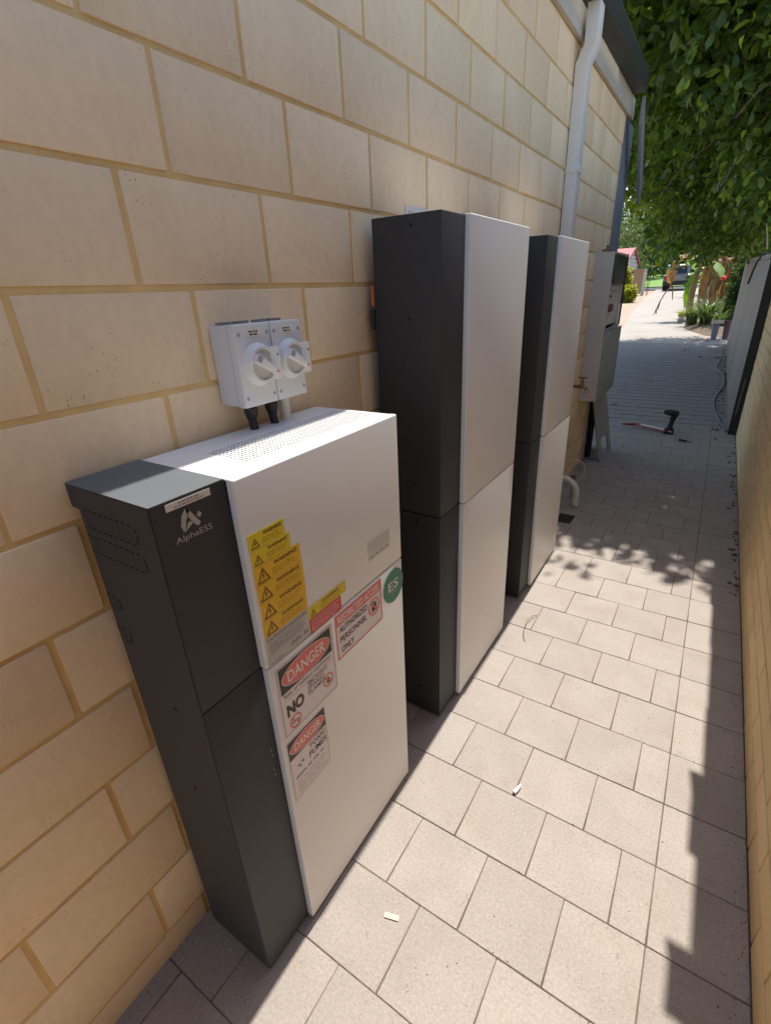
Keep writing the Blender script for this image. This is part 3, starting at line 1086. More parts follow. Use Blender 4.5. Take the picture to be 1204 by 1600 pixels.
# skull eyes and nose, crossed bones
fl.ring(y0 + .026, .520, .0035, .003)
fl.ring(y0 + .037, .523, .0035, .003)
fl.ring(y0 + .031, .513, .0015, .0022)
fl.build('lettering', M_INK, st)
fl = F(E1)
fl.lines(y0 + .012, y1 - .01, .487, .499, 1, .42, 40)
fl.lines(y0 + .014, y1 - .008, .441, .482, 4, .14, 41)
fl.build('small_print', M_INKG, st)
fl = F(E1 + .0004)
fl.ring((y0 + y1) / 2, .577, .054, .0215)
fl.build('danger_oval', M_SIGNRED, st)
fl = F(E1 + .0008)
fl.ring((y0 + y1) / 2, .577, .0553, .0228, .0013)
fl.text('DANGER', (y0 + y1) / 2 - .041, .5665, .082, .021, 0.01)
fl.build('lettering', M_SIGNW, st)
# RESTRICTED ACCESS
y0, y1, z0, z1 = .644, .825, .681, .799
st = sticker(y0, y1, z0, z1, M_PINKW, name='restricted_access_sign')
fl = F(E1)
fl.frame(y0, y1, z0, z1, .0042)
fl.rect(y0 + .0042, y1 - .0042, .768, z1 - .0042)
fl.build('red_border', M_SIGNRED, st)
fl = F(E1 + .0004)
fl.text('RESTRICTED ACCESS', y0 + .010, .7735, .158, .0185, 0.012)
fl.build('lettering', M_SIGNW, st)
fl = F(E1)
fl.text('AUTHORIZED', y0 + .013, .7465, .106, .0165, 0.02)
fl.text('PERSONNEL', y0 + .013, .7205, .102, .0165, 0.02)
fl.text('ONLY', y0 + .015, .6935, .046, .0165, 0.02)
ca, cb = y1 - .034, .738
fl.poly([(ca - .009, cb - .012), (ca + .008, cb - .012), (ca + .010, cb), (ca - .011, cb + .001)])
for q, hgt in ((-.009, .011), (-.004, .015), (.001, .014), (.006, .010)):
    fl.rect(ca + q, ca + q + .0038, cb, cb + hgt)
fl.build('lettering', M_INK, st)
fl = F(E1 + .0004)
no_sign(fl, ca, cb, .0235)
fl.build('prohibition_symbol', M_SIGNRED, st)
# round green sticker
b = MB()
b.lathe([(.0465, 0), (.0465, .0006)], (XW + .0019, .8785, .748), (1, 0, 0), 48)
st = b.build('round_sticker', M_GREEN, u1)
fl = F(.0028)
fl.text('ES', .8545, .738, .046, .026, 0.005)
fl.rect(.868, .893, .7305, .7315)
fl.build('lettering', M_PINKW, st)
# status window on the upper panel
b = MB()
b.box(XW + .0004, XW + .0008, .784, .872, .8665, .9135)
st = b.build('status_window', M_PLATE, u1)
fl = F(.0011)
for k in range(4):
    a = .7905 + k * .020
    fl.frame(a, a + .011, .886, .905, .0016)
    if k % 2:
        fl.rect(a + .0016, a + .0094, .8945, .8962)
fl.frame(.784, .872, .8665, .9135, .0008)
fl.build('segment_digit', M_GREYL, st)
fl = F(.0011)
for k in range(4):
    fl.rect(.790 + k * .0205, .790 + k * .0205 + .012, .8715, .8735)
fl.build('small_print', M_INK, st)
# name print and paper strip on the dark front
FD = lambda lift: Flat((XF, 0, 0), (0, 1, 0), (0, 0, 1), lift)
b = MB()
b.box(XF + .0005, XF + .0009, .3445, .4197, 1.1612, 1.1722)
st = b.build('paper_strip', M_PAPER, u1)
fl = FD(.0012)
fl.lines(.3645, .402, 1.1672, 1.1702, 1, .6, 50)
fl.lines(.357, .410, 1.1630, 1.1660, 1, .6, 51)
fl.build('small_print', M_INKG, st)
fl = FD(.0008)
fl.poly([(.3735, 1.157), (.3795, 1.152), (.3715, 1.139), (.3665, 1.1225), (.3638, 1.1238), (.3615, 1.1335), (.3655, 1.148)])
fl.poly([(.3735, 1.157), (.3785, 1.1535), (.3940, 1.1275), (.3900, 1.1232), (.3855, 1.1255), (.3755, 1.1425)])
fl.poly([(.3668, 1.1222), (.3725, 1.1330), (.3772, 1.1360), (.3818, 1.1315)])
fl.poly([(.3935, 1.1455), (.3985, 1.1405), (.3945, 1.1345), (.3893, 1.1398)])
fl.build('logo', M_LOGO, u1)
fl = FD(.0008)
fl.text('AlphaESS', .3485, 1.1065, .063, .0125, 0.0)
fl.build('lettering', M_LOGO, u1)
# scuffs on the lower dark front
fl = FD(.0006)
for a, c in ((.438, .60), (.4385, .585), (.4355, .548), (.4365, .532)):
    fl.rect(a, a + .0012, c, c + .006)
fl.build('scuff_mark', M_GREYL, u1)


# ================================================================== ISOLATOR SWITCHES
def isolator(y0, y1, label, seed):
    z0, z1 = 1.2295, 1.384
    XI = 0.075
    t = thing('isolator_switch', label, 'switch', (0.04, (y0 + y1) / 2, z0), 'isolator switches on the block wall')
    b = MB()
    b.box(0.0025, 0.052, y0 + .0015, y1 - .0015, z0 + .002, z1 - .0015)
    b.build('back_box', M_ISO, t, bevel=0.003)
    b = MB()
    b.box(0.0525, XI, y0, y1, z0, z1)
    lid = b.build('front_cover', M_ISO, t, bevel=0.004, seg=3)
    b = MB()
    for q in (0.25, 0.72):
        yy = y0 + (y1 - y0) * q
        b.box(0.018, 0.028, yy - .016, yy + .016, z1 - .0012, z1 + .0035)
    b.build('top_clip', M_INKG, t)
    yc, zc = (y0 + y1) / 2 + .004, 1.308
    b = MB()
    b.lathe([(.041, 0), (.040, .003), (.0365, .012), (.0345, .017), (.0295, .017), (.0285, .0125), (.0, .0125)], (XI - .001, yc, zc), (1, 0, 0), 40)
    kb = b.build('rotary_boss', M_ISO2, t, smooth=True)
    b = MB()
    b.lathe([(.0287, 0), (.0287, .0005)], (XI + .0117, yc, zc), (1, 0, 0), 36)
    b.build('dial_face', M_GREYL, kb)
    b = MB()
    b.box(XI + .008, XI + .0155, yc + .020, yc + .046, zc - .032, zc + .031)
    b.build('lock_tab', M_ISO2, t, bevel=0.003)
    b = MB()
    disc(b, (XI + .0156, yc + .039, zc + .015), (1, 0, 0), .003, .0006)
    b.build('tab_hole', M_ISOG, t)
    a = R(-33)
    Mx = Matrix.Translation((XI, yc, zc)) @ Matrix.Rotation(a, 4, 'X')
    b = MB()
    b.prism([(-.030, -.0085), (-.030, .0085), (.030, .0045), (.034, 0), (.030, -.0045)], lambda p, tt: Mx @ Vector((tt, p[0], p[1])), .0123, .0285)
    kn = b.build('knob_handle', M_ISO2, t, bevel=0.0015)
    b = MB()
    b.prism([(-.0305, -.006), (-.0305, .006), (-.019, .0055), (-.019, -.0055)], lambda p, tt: Mx @ Vector((tt, p[0], p[1])), .0287, .0292)
    b.build('knob_inset', M_ISOG, kn)
    b = MB()
    b.prism([(.024, -.004), (.031, 0), (.024, .004)], lambda p, tt: Mx @ Vector((tt, p[0], p[1])), .0287, .0292)
    b.build('red_pointer', M_SIGNRED, kn)
    for yy, zz in ((y0 + .009, z1 - .018), (y1 - .009, z1 - .018), (y0 + .009, z0 + .018), (y1 - .009, z0 + .018)):
        b = MB()
        disc(b, (XI + .0001, yy, zz), (1, 0, 0), .0036, .0006)
        b.build('screw', M_ISOG, t)
    b = MB()
    b.box(XI + .0003, XI + .0007, y0 + .026, y0 + .066, z1 - .0235, z1 - .009)
    lb = b.build('paper_label', M_PVC, t)
    fl = Flat((XI, 0, 0), (0, 1, 0), (0, 0, 1), .001)
    fl.lines(y0 + .033, y0 + .058, z1 - .0165, z1 - .0125, 1, .7, seed)
    fl.lines(y0 + .035, y0 + .057, z1 - .0215, z1 - .0175, 1, .7, seed + 1)
    fl.build('small_print', M_INK, lb)
    return t


i1 = isolator(.648, .7375, 'isolator switch nearer the camera, left one of the pair above the low cabinet', 60)
i2 = isolator(.7395, .829, 'isolator switch farther from the camera, right one of the pair above the low cabinet', 70)
for par, yy, m, nm in ((i1, .693, M_RUBBER, 'cable_gland'), (i2, .752, M_RUBBER, 'cable_gland')):
    b = MB()
    b.lathe([(.0115, 0), (.0115, .008), (.0142, .009), (.0142, .019), (.0115, .027), (.0092, .034)], (.036, yy, 1.229), (0, 0, -1), 10)
    b.tube([(.036, yy, 1.196), (.038, yy + .004, 1.16), (.040, yy + .008, 1.120)], .0088, 10)
    b.build(nm, m, par, smooth=True)
b = MB()
b.tube([(.030, .797, 1.2285), (.030, .797, 1.13)], .0125, 14)
b.build('conduit', M_PVC, i2, smooth=True)

# small white label on the wall behind the middle cabinet
b = MB()
b.box(.0016, .0026, 1.405, 1.546, 1.585, 1.654)
ws = tag(b.build('wall_label', M_PVC), 'small white label on the wall just above the middle cabinet', 'label')
fl = Flat((.0026, 0, 0), (0, 1, 0), (0, 0, 1), .0004)
fl.ring(1.426, 1.632, .0075, .009, .0025)
fl.rect(1.439, 1.4425, 1.623, 1.640)
fl.lines(1.415, 1.53, 1.59, 1.615, 3, .4, 5)
fl.build('small_print', M_INKG, ws)

# ================================================================== METER BOX, TAP, PIPES
mb_ = thing('meter_box', 'grey wall meter box with its upper compartment open', 'meter box', (0.06, 4.22, 0.60))
Y0, Y1, Z0, Z1, XD = 4.0, 4.50, 0.602, 1.622, 0.125
b = MB()
b.box(0.001, XD, Y0, Y0 + .012, Z0, Z1)
b.box(0.001, XD, Y1 - .012, Y1, Z0, Z1)
b.box(0.001, XD, Y0 + .012, Y1 - .012, Z1 - .012, Z1)
b.box(0.001, XD, Y0 + .012, Y1 - .012, Z0, Z0 + .012)
b.box(0.001, .012, Y0 + .012, Y1 - .012, Z0 + .012, Z1 - .012)
b.build('case', M_BOX, mb_)
b = MB()
b.box(.08, .1055, Y0 + .013, Y1 - .013, 1.14, Z1 - .013)
mp = b.build('meter_panel', M_PVC, mb_)
b = MB()
b.box(.1056, .135, Y0 + .03, Y1 - .02, 1.42, Z1 - .02)
b.build('meter', M_METER, mb_, bevel=.006)
b = MB()
b.box(.1056, .120, Y0 + .10, Y1 - .10, 1.375, 1.415)
b.build('display_plate', M_GREYL, mb_, bevel=.003)
b = MB()
b.box(.1056, .128, Y0 + .05, Y0 + .20, 1.235, 1.285)
b.build('breaker', M_BROWN, mb_, bevel=.003)
b = MB()
b.box(.1056, .112, Y0 + .14, Y0 + .18, 1.33, 1.345)
b.build('fuse', M_RUBBER, mb_)
b = MB()
b.box(XD + .001, XD + .016, Y0 - .002, Y1 + .13, .615, 1.105)
b.build('lower_door', M_BOXD, mb_, bevel=.004)
b = MB()
b.box(XD + .001, XD + .014, Y1 + .001, Y1 + .013, 1.125, Z1 - .002)
b.build('upper_door_edge', M_METER, mb_)
b = MB()
b.box(XD + .001, XD + .012, Y0, Y1, 1.11, 1.125)
b.build('door_rail', M_BOXD, mb_)
# brass fitting on top
b = MB()
b.lathe([(.016, 0), (.016, .012), (.010, .015), (.010, .032), (.014, .034), (.014, .042), (.005, .046)], (.065, 4.06, Z1), (0, 0, 1), 12)
b.tube([(.065, 4.06, Z1 + .02), (.03, 4.05, Z1 + .012)], .008, 8)
tag(b.build('brass_fitting', M_BRASS, smooth=True), 'small brass fitting sitting on top of the meter box', 'fitting')
# leaning panel with a hand hole
lp = thing('leaning_panel', 'grey cover panel with a cut-out leaning below the meter box', 'panel', (0.13, 4.62, 0))
top = Vector((0.045, 4.60, 0.60))
bot = Vector((0.165, 4.62, 0.0))
b = MB()
ax = (top - bot)
sd_ = Vector((0.05, 1, 0)).normalized()
nr = ax.cross(sd_).normalized() * .012


def lq(a0, a1, t0, t1):
    p = [bot + sd_ * a + ax * t for a, t in ((a0, t0), (a1, t0), (a1, t1), (a0, t1))]
    b.add(p + [q + nr for q in p], [(3, 2, 1, 0), (4, 5, 6, 7), (0, 1, 5, 4), (1, 2, 6, 5), (2, 3, 7, 6), (3, 0, 4, 7)])


lq(-.21, -.11, .0, .30)
lq(.11, .21, .0, .30)
lq(-.21, .21, .301, 1.0)
b.build('board', M_BOXD, lp)
b = MB()
b.tube([bot - sd_ * .212 + nr * .5, top - sd_ * .212 + nr * .5], .007, 8)
b.build('edge_trim', M_STEEL, lp, smooth=True)
# black tube added for the shade between leaning panel and wall
b = MB()
b.tube([(.030, 4.52, 0.0), (.030, 4.52, 0.595)], .024, 12)
tag(b.build('gap_shadow', M_RUBBER, smooth=True), 'black tube standing in for the shade between leaning panel and wall', 'pipe')
# pale edge strip on wall corner
b = MB()
b.box(.0015, .010, 4.405, 4.445, 0.0, 0.60)
b.build('corner_strip', M_FASCIA, house)

tap = thing('garden_tap', 'weathered brass garden tap on the wall in front of the meter box', 'tap', (.07, 3.45, .80))
b = MB()
b.lathe([(.022, 0), (.022, .004), (.012, .006), (.0105, .09), (.0135, .093), (.0135, .120)], (.0015, 3.45, .808), (1, 0, 0), 14)
b.build('inlet_pipe', M_BRASS, tap, smooth=True)
b = MB()
b.lathe([(.014, -.012), (.0155, 0), (.014, .018), (.010, .022), (.0095, .036), (.005, .038), (.005, .055)], (.128, 3.45, .808), (0, 0, 1), 14)
b.build('valve_body', M_BRASS, tap, smooth=True)
b = MB()
b.tube([(.128, 3.418, .864), (.128, 3.45, .866), (.128, 3.482, .864)], [.006, .0045, .006], 8)
b.tube([(.100, 3.45, .865), (.128, 3.45, .866), (.156, 3.45, .865)], [.006, .0045, .006], 8)
b.build('handle', M_BRASS, tap, smooth=True)
b = MB()
b.tube([(.128, 3.45, .808), (.146, 3.45, .806), (.156, 3.45, .797), (.158, 3.45, .785)], .0105, 10)
b.build('spout', M_BRASS, tap, smooth=True)
b = MB()
b.lathe([(.0135, 0), (.0155, .003), (.0155, .016), (.0125, .018), (.0125, .028)], (.158, 3.45, .787), (0, 0, -1), 12)
b.build('hose_collar', M_CHROME, tap, smooth=True)

pv = thing('pvc_pipe', 'white plastic overflow pipe bending into the ground beyond the farthest cabinet', 'pipe', (.19, 3.34, 0))
b = MB()
pts = [(.0, 3.34, .180), (.05, 3.34, .193)]
for k in range(9):
    a = R(90 - k * 11.25)
    pts.append((.100 + .098 * math.cos(a), 3.34, .092 + .104 * math.sin(a)))
pts.append((.198, 3.34, .062))
b.tube(pts, .0195, 14)
b.build('bend', M_PVC, pv, smooth=True)
b = MB()
b.lathe([(.023, 0), (.023, .062)], (.198, 3.34, .0), (0, 0, 1), 16)
b.build('socket', M_PVC, pv, smooth=True)
b = MB()
b.lathe([(.040, 0), (.040, .004), (.030, .007), (.0235, .008)], (.198, 3.34, .001), (0, 0, 1), 20)
b.build('floor_flange', M_TERRA, pv, smooth=True)
es = thing('earth_stake', 'thin metal earth rod with a pale wire looping from it beside the white pipe', 'earth rod', (.135, 3.47, 0))
b = MB()
b.lathe([(.0075, 0), (.0075, .225), (.010, .226), (.010, .236)], (.135, 3.47, 0), (0, 0, 1), 10)
b.build('rod', M_STEEL, es, smooth=True)
b = MB()
b.box(.120, .156, 3.455, 3.485, .150, .178)
b.build('clamp', M_BRASS, es, bevel=.003)
b = MB()
cp = []
for k in range(13):
    a = R(-80 + k * 17)
    cp.append((.150 + .062 * math.cos(a) - (.05 if k > 9 else 0) * (k - 9) / 3, 3.47 + .02 * math.sin(a), .225 + .062 * math.sin(a)))
b.tube(cp, .0032, 6)
b.build('wire', M_CREAM, es, smooth=True)
dr = thing('floor_drain', 'black square floor drain grate set in the paving', 'drain', (.195, 3.10, 0))
b = MB()
b.box(.145, .24, 3.03, 3.165, .0005, .005)
b.build('drain_frame', M_RUBBER, dr)
for k in range(6):
    b = MB()
    b.box(.150 + k * .0148, .157 + k * .0148, 3.036, 3.159, .0051, .0075)
    b.build('bar', M_RUBBER, dr)

# ================================================================== TOOLS AND LITTER ON THE PAVING
dl = thing('cordless_driver', 'black cordless driver standing upright on its battery on the shaded paving', 'drill', (.575, 5.62, 0))
b = MB()
b.box(.535, .625, 5.585, 5.665, .0, .048)
b.build('battery', M_RUBBER, dl, bevel=.008)
b = MB()
b.tube([(.580, 5.625, .046), (.583, 5.625, .075), (.592, 5.625, .13), (.600, 5.625, .175)], [.026, .020, .019, .022], 12, flat=1.25)
b.build('grip', M_RUBBER, dl, smooth=True)
b = MB()
b.lathe([(.012, -.045), (.027, -.040), (.030, -.01), (.030, .045), (.026, .060), (.020, .085), (.014, .095)], (.598, 5.625, .205), (-1, 0, .12), 16)
b.build('motor_housing', M_RUBBER, dl, smooth=True)
b = MB()
b.lathe([(.010, 0), (.010, .012), (.0045, .014), (.0045, .055)], (.503, 5.625, .2165), (-1, 0, .12), 10)
b.build('chuck', M_CHROME, dl, smooth=True)
b = MB()
b.tube([(.568, 5.625, .165), (.560, 5.625, .150)], .008, 8)
b.build('trigger', M_RED, dl)
cg = thing('caulking_gun', 'red caulking gun lying on the shaded paving beside the cordless driver', 'caulking gun', (.36, 5.72, 0))
p0, p1 = Vector((.205, 5.80, .03)), Vector((.56, 5.60, .03))
dd = (p1 - p0).normalized()
ss = Vector((-dd.y, dd.x, 0))
b = MB()
for s_ in (-.022, .022):
    b.tube([p0 + ss * s_ + dd * .06, p1 + ss * s_], .006, 6)
b.tube([p0 + dd * .06 - ss * .022, p0 + dd * .06 + ss * .022], .010, 8)
b.tube([p1 - ss * .022, p1 + ss * .022], .009, 8)
b.build('cradle_frame', M_RED, cg, smooth=True)
b = MB()
b.tube([p0 - dd * .12 + Vector((0, 0, .01)), p0 + dd * .25], .004, 8)
b.build('push_rod', M_CHROME, cg, smooth=True)
b = MB()
b.tube([p0 + dd * .05, p0 + dd * .02 + ss * -.05, p0 - dd * .03 + ss * -.10], [.011, .010, .009], 8)
b.build('handle', M_RED, cg, smooth=True)
b = MB()
b.tube([p0 + dd * .075, p0 + dd * .065 + ss * -.045, p0 + dd * .03 + ss * -.095], [.007, .006, .006], 8)
b.build('trigger', M_RED, cg, smooth=True)
b = MB()
b.tube([p0 + dd * .12, p1 - dd * .02], .017, 12)
b.build('cartridge', M_PVC, cg, smooth=True)
b = MB()
b.tube([p1 - dd * .02, p1 + dd * .06], [.009, .003], 8)
b.build('nozzle', M_PVC, cg, smooth=True)
b = MB()
b.tube([(.690, 5.37, .011), (.755, 5.35, .011)], .010, 8)
b.tube([(.755, 5.35, .011), (.80, 5.335, .008)], .004, 6)
tag(b.build('screwdriver_bit_holder', M_RUBBER, smooth=True), 'short dark bit holder lying just in front of the cordless driver', 'bit holder')

b = MB()
c = Vector((.5635, 1.043, .0))
b.tube([c + Vector((-.004, -.010, .005)), c + Vector((0, .002, .006)), c + Vector((.003, .014, .007)), c + Vector((.006, .026, .006))], [.006, .0062, .005, .0025], 10)
tag(b.build('plastic_plug', M_ISO2, smooth=True), 'small white plastic plug on a joint between sunlit pavers', 'plug')
b = MB()
Mx = Matrix.Translation((.410, .5605, .0012)) @ Matrix.Rotation(R(17), 4, 'Z')
b.box(-.0185, .0185, -.006, .006, 0, .0012, Mx)
tag(b.build('paper_scrap', M_CREAM), 'small cream paper scrap on the sunlit paver nearest the camera', 'paper scrap')
b = MB()
zp = [(.352, 1.955, .003), (.336, 1.93, .012), (.327, 1.88, .016), (.332, 1.82, .013), (.345, 1.775, .008), (.362, 1.745, .003)]
b.tube(zp, .0013, 6)
tag(b.build('cut_wire', M_BROWN, smooth=True), 'thin curved offcut of wire on the pavers beside the middle cabinet', 'wire')


def litter(x, y, s, m, label, group, ang):
    z = gz(y) + .0015
    b = MB()
    pts = [(-1, 0, 0), (-.4, .38, .12), (.3, .42, .2), (1, 0, .3), (.35, -.4, .15), (-.4, -.35, .05)]
    Mx = Matrix.Translation((x, y, z)) @ Matrix.Rotation(ang, 4, 'Z') @ Matrix.Scale(s, 4)
    b.add([Mx @ Vector(p) for p in pts] + [Mx @ Vector((-.05, 0, .03))], [(6, 0, 5), (6, 5, 4), (6, 4, 3), (6, 3, 2), (6, 2, 1), (6, 1, 0)])
    tag(b.build('fallen_leaf', m), label, 'leaf', group)


for i, (x, y, s, a) in enumerate(((-.12, 6.75, .05, .3), (.30, 12.0, .06, 1.0), (.62, 11.0, .07, 2.1), (.738, 3.26, .012, .4), (.50, 3.02, .012, 1.3),
                                   (.93, 7.3, .03, .9), (1.02, 9.2, .05, .2), (.10, 8.4, .04, 2.4), (.99, 5.55, .03, 1.8), (1.10, 5.0, .025, .6))):
    litter(x, y, s, M_LITTER, 'small brown dead leaf lying on the shaded paving', 'dead leaves on the shaded paving', a)
for i in range(9):
    litter(.45 + rng.uniform(-.12, .3), 13.75 + rng.uniform(-.25, .35), rng.uniform(.05, .085), M_LITTER2,
           'orange dry leaf on the ground beside the pots', 'orange dry leaves by the pots', rng.uniform(0, 6))

# cable along the fence
cpts = [(1.118, 5.79, .55), (1.112, 5.80, .25), (1.095, 5.84, .04), (1.062, 5.915, .008), (1.03, 6.15, .008), (.994, 6.41, .015), (.955, 6.72, .02), (.937, 6.96, .027),
        (.930, 7.25, .033), (.941, 7.59, .04), (.975, 7.95, .046), (1.007, 8.21, .052), (1.020, 8.45, .057), (1.018, 8.70, .062), (.990, 9.29, .074), (.93, 9.6, .08), (.893, 9.88, .085),
        (.90, 10.2, .091), (.917, 10.44, .096), (.945, 10.97, .107), (.90, 11.0, .107), (.838, 10.95, .106)]
b = MB()
b.tube(cpts, .0075, 8)
tag(b.build('extension_cable', M_CABLE, smooth=True), 'grey cable snaking along the foot of the sheet fence', 'cable')
# black hose draped over the fence top
b = MB()
hp = [(1.00, 7.6, 1.35), (1.015, 7.55, 1.47), (1.035, 7.45, 1.58), (1.07, 7.3, 1.655), (1.12, 7.15, 1.66), (1.18, 7.05, 1.60)]
b.tube(hp, .011, 8)
tag(b.build('hanging_hose', M_RUBBER, smooth=True), 'black hose end drooping over the top of the sheet fence', 'hose')
b = MB()
b.tube([(1.0, 6.2, 1.86), (1.035, 6.35, 1.76), (1.06, 6.45, 1.66)], [.004, .006, .006], 6)
tag(b.build('bare_twig', M_CREAM, smooth=True), 'pale bare twig resting against the top of the sheet fence', 'twig')

# grit, sand and leaf crumbs gathered along the foot of the walls and in the joints
def crumbs(name, spots, smin, smax, m, label, cat=None):
    b = MB()
    q = random.Random(len(spots))
    for x, y in spots:
        s_ = q.uniform(smin, smax)
        z_ = gz(y) + .0003
        a = q.uniform(0, 6.28)
        c_, d_ = math.cos(a) * s_, math.sin(a) * s_
        e_ = q.uniform(.35, .8)
        b.add([(x + c_, y + d_, z_), (x - d_ * e_, y + c_ * e_, z_), (x - c_, y - d_, z_), (x + d_ * e_, y - c_ * e_, z_), (x, y, z_ + s_ * q.uniform(.3, .8))],
              [(0, 1, 4), (1, 2, 4), (2, 3, 4), (3, 0, 4)])
    tag(b.build(name, m), label, None, None, 'stuff')


sp = []
for i in range(900):
    y_ = rng.uniform(.4, 5.8)
    sp.append((1.150 - abs(rng.gauss(0, .022)), y_))
for i in range(350):
    sp.append((abs(rng.gauss(0, .02)) + .004, rng.choice((rng.uniform(-.5, .32), rng.uniform(.93, 1.17), rng.uniform(1.78, 2.04), rng.uniform(2.66, 4.4)))))
for i in range(420):
    k_ = rng.randint(-1, 22)
    sp.append((rng.uniform(.26, 1.14), OY + k_ * PD + rng.gauss(0, .004)))
for i in range(260):
    sp.append((rng.uniform(.05, 1.14), rng.uniform(.2, 6)))
crumbs('grit', sp, .0008, .0028, M_SOIL, 'brown grit and sand crumbs along the paving joints and wall foot')
sp = [(1.04 - abs(rng.gauss(0, .05)), rng.uniform(5.9, 12.8)) for i in range(220)] + [(1.145 - abs(rng.gauss(0, .02)), rng.uniform(2.5, 5.8)) for i in range(60)] + [(rng.uniform(.2, 1.0), rng.uniform(13.4, 14.6)) for i in range(120)]
crumbs('leaf_litter', sp, .006, .022, M_LITTER, 'crumbled brown leaf litter along the foot of the fence')
# ================================================================== BIG OVERHANGING TREE
tr = thing('overhanging_tree', 'large dark leafy tree hanging over the path and the right wall', 'tree', (2.7, 9.6, 0))
b = MB()
limb(b, (2.7, 9.6, -.1), (2.45, 9.4, 2.4), .22, .17, 0)
limb(b, (2.45, 9.4, 2.4), (1.4, 8.0, 4.2), .15, .06, .2)
limb(b, (2.45, 9.4, 2.4), (0.9, 11.2, 4.1), .14, .05, .25)
limb(b, (2.45, 9.4, 2.4), (2.4, 8.4, 4.6), .13, .05, .1)
limb(b, (1.4, 8.0, 4.2), (0.8, 6.6, 4.4), .06, .02, .1)
limb(b, (0.9, 11.2, 4.1), (-1.2, 12.0, 6.0), .06, .02, .2)
limb(b, (1.4, 8.0, 4.2), (1.15, 6.7, 3.2), .05, .015, .1)
limb(b, (0.9, 11.2, 4.1), (0.4, 11.6, 2.7), .045, .015, .1)
q_ = random.Random(5)
for i in range(46):
    hub = q_.choice(((1.4, 8.0, 4.2), (0.8, 6.6, 4.4), (1.15, 6.7, 3.2), (0.4, 11.6, 2.9), (0.9, 11.2, 4.1), (0.7, 9.0, 3.6)))
    e_ = Vector(hub) + Vector((q_.uniform(-1.3, 1.0), q_.uniform(-1.5, .8), q_.uniform(-1.0, .5)))
    if e_.z > 2.2:
        limb(b, hub, e_, .018, .005, .08, 5, 5)
b.build('trunk', M_BARK, tr, smooth=True)
ells = [((1.0, 7.45, 4.2), (2.2, 2.25, 1.5)), ((0.6, 11.3, 3.9), (2.5, 2.9, 1.9)), ((-1.6, 12.3, 6.1), (2.6, 3.6, 2.5)),
        ((2.3, 9.2, 3.9), (1.7, 4.0, 2.2)), ((1.25, 8.2, 2.9), (.75, 2.2, .75)), ((0.7, 11.0, 2.7), (1.0, 1.8, .75)), ((0.4, 14.2, 5.2), (2.2, 2.2, 2.0)), ((-2.6, 8.6, 6.0), (2.2, 3.0, 1.9)),
        ((0.75, 6.9, 4.3), (1.6, 1.5, 1.0)), ((0.5, 8.6, 4.3), (1.4, 1.6, 1.2)), ((0.4, 10.6, 4.0), (1.6, 2.0, 1.2))]
crown('crown', M_LEAF, ells, 14500, 16, 0.105, 0.5, tr, clump=.36, shell=.42,
      keep=lambda Q: (Q[:, 2] > 1.75 + .05 * np.abs(Q[:, 0] - 1)) & ((Q[:, 1] > 5.0) | (Q[:, 2] > 3.2)) & ((Q[:, 0] > .95) | (Q[:, 2] > 1.85)) & ~((Q[:, 0] < -.5) & (Q[:, 2] < 3.1)))

for e_ in (((-.45, 13.6, 2.75), (.4, .6, .45)), ((-.35, 13.2, 2.35), (.32, .5, .32)), ((.55, 13.4, 2.5), (.45, .5, .3)), ((-1.2, 13.4, 3.6), (.4, .5, .5))):
    tag(crown('sunlit_spray', M_LIME, [e_], 34, 14, .13, .45, tr, clump=.42, shell=.1), kind='stuff')  # sprays in a brighter leaf colour, standing in for sun through the leaves
crown('inner_foliage', M_LEAF, [((0.75, 6.75, 4.3), (1.9, 1.35, .9)), ((0.5, 8.6, 4.3), (1.6, 1.8, 1.0)), ((0.4, 10.8, 4.1), (1.8, 1.9, 1.1))],
      1700, 14, .16, .55, tr, clump=.4, shell=.25)

# trees beyond the street and beside the driveway
def far_tree(x, y, h, r, label, group, m=M_LEAF2, n=420, per=14, leaf=.5, wr=.5, low=.25, clump=.9):
    z = gz(y)
    t = thing('street_tree', label, 'tree', (x, y, z), group)
    b = MB()
    limb(b, (x, y, z - .2), (x + .3, y, z + h * .5), r * .09, r * .05, 0)
    for k in range(4):
        a = k * 1.6 + x
        limb(b, (x + .2, y, z + h * .35), (x + math.cos(a) * r * .6, y + math.sin(a) * r * .6, z + h * (.6 + .06 * k)), r * .045, r * .015, .2)
    b.build('trunk', M_BARK, t, smooth=True)
    e = [((x, y, z + h * .62), (r, r, h * .40)), ((x - r * .5, y - r * .2, z + h * .45), (r * .7, r * .7, h * low)), ((x + r * .5, y - r * .3, z + h * .48), (r * .65, r * .65, h * low))]
    e += [((x - r * .4, y, z + h * .2), (r * .8, r * .6, h * .2)), ((x + r * .45, y, z + h * .19), (r * .8, r * .6, h * .2))]
    crown('crown', m, e, n, per, leaf, wr, t, clump=clump, shell=.6)
    return t


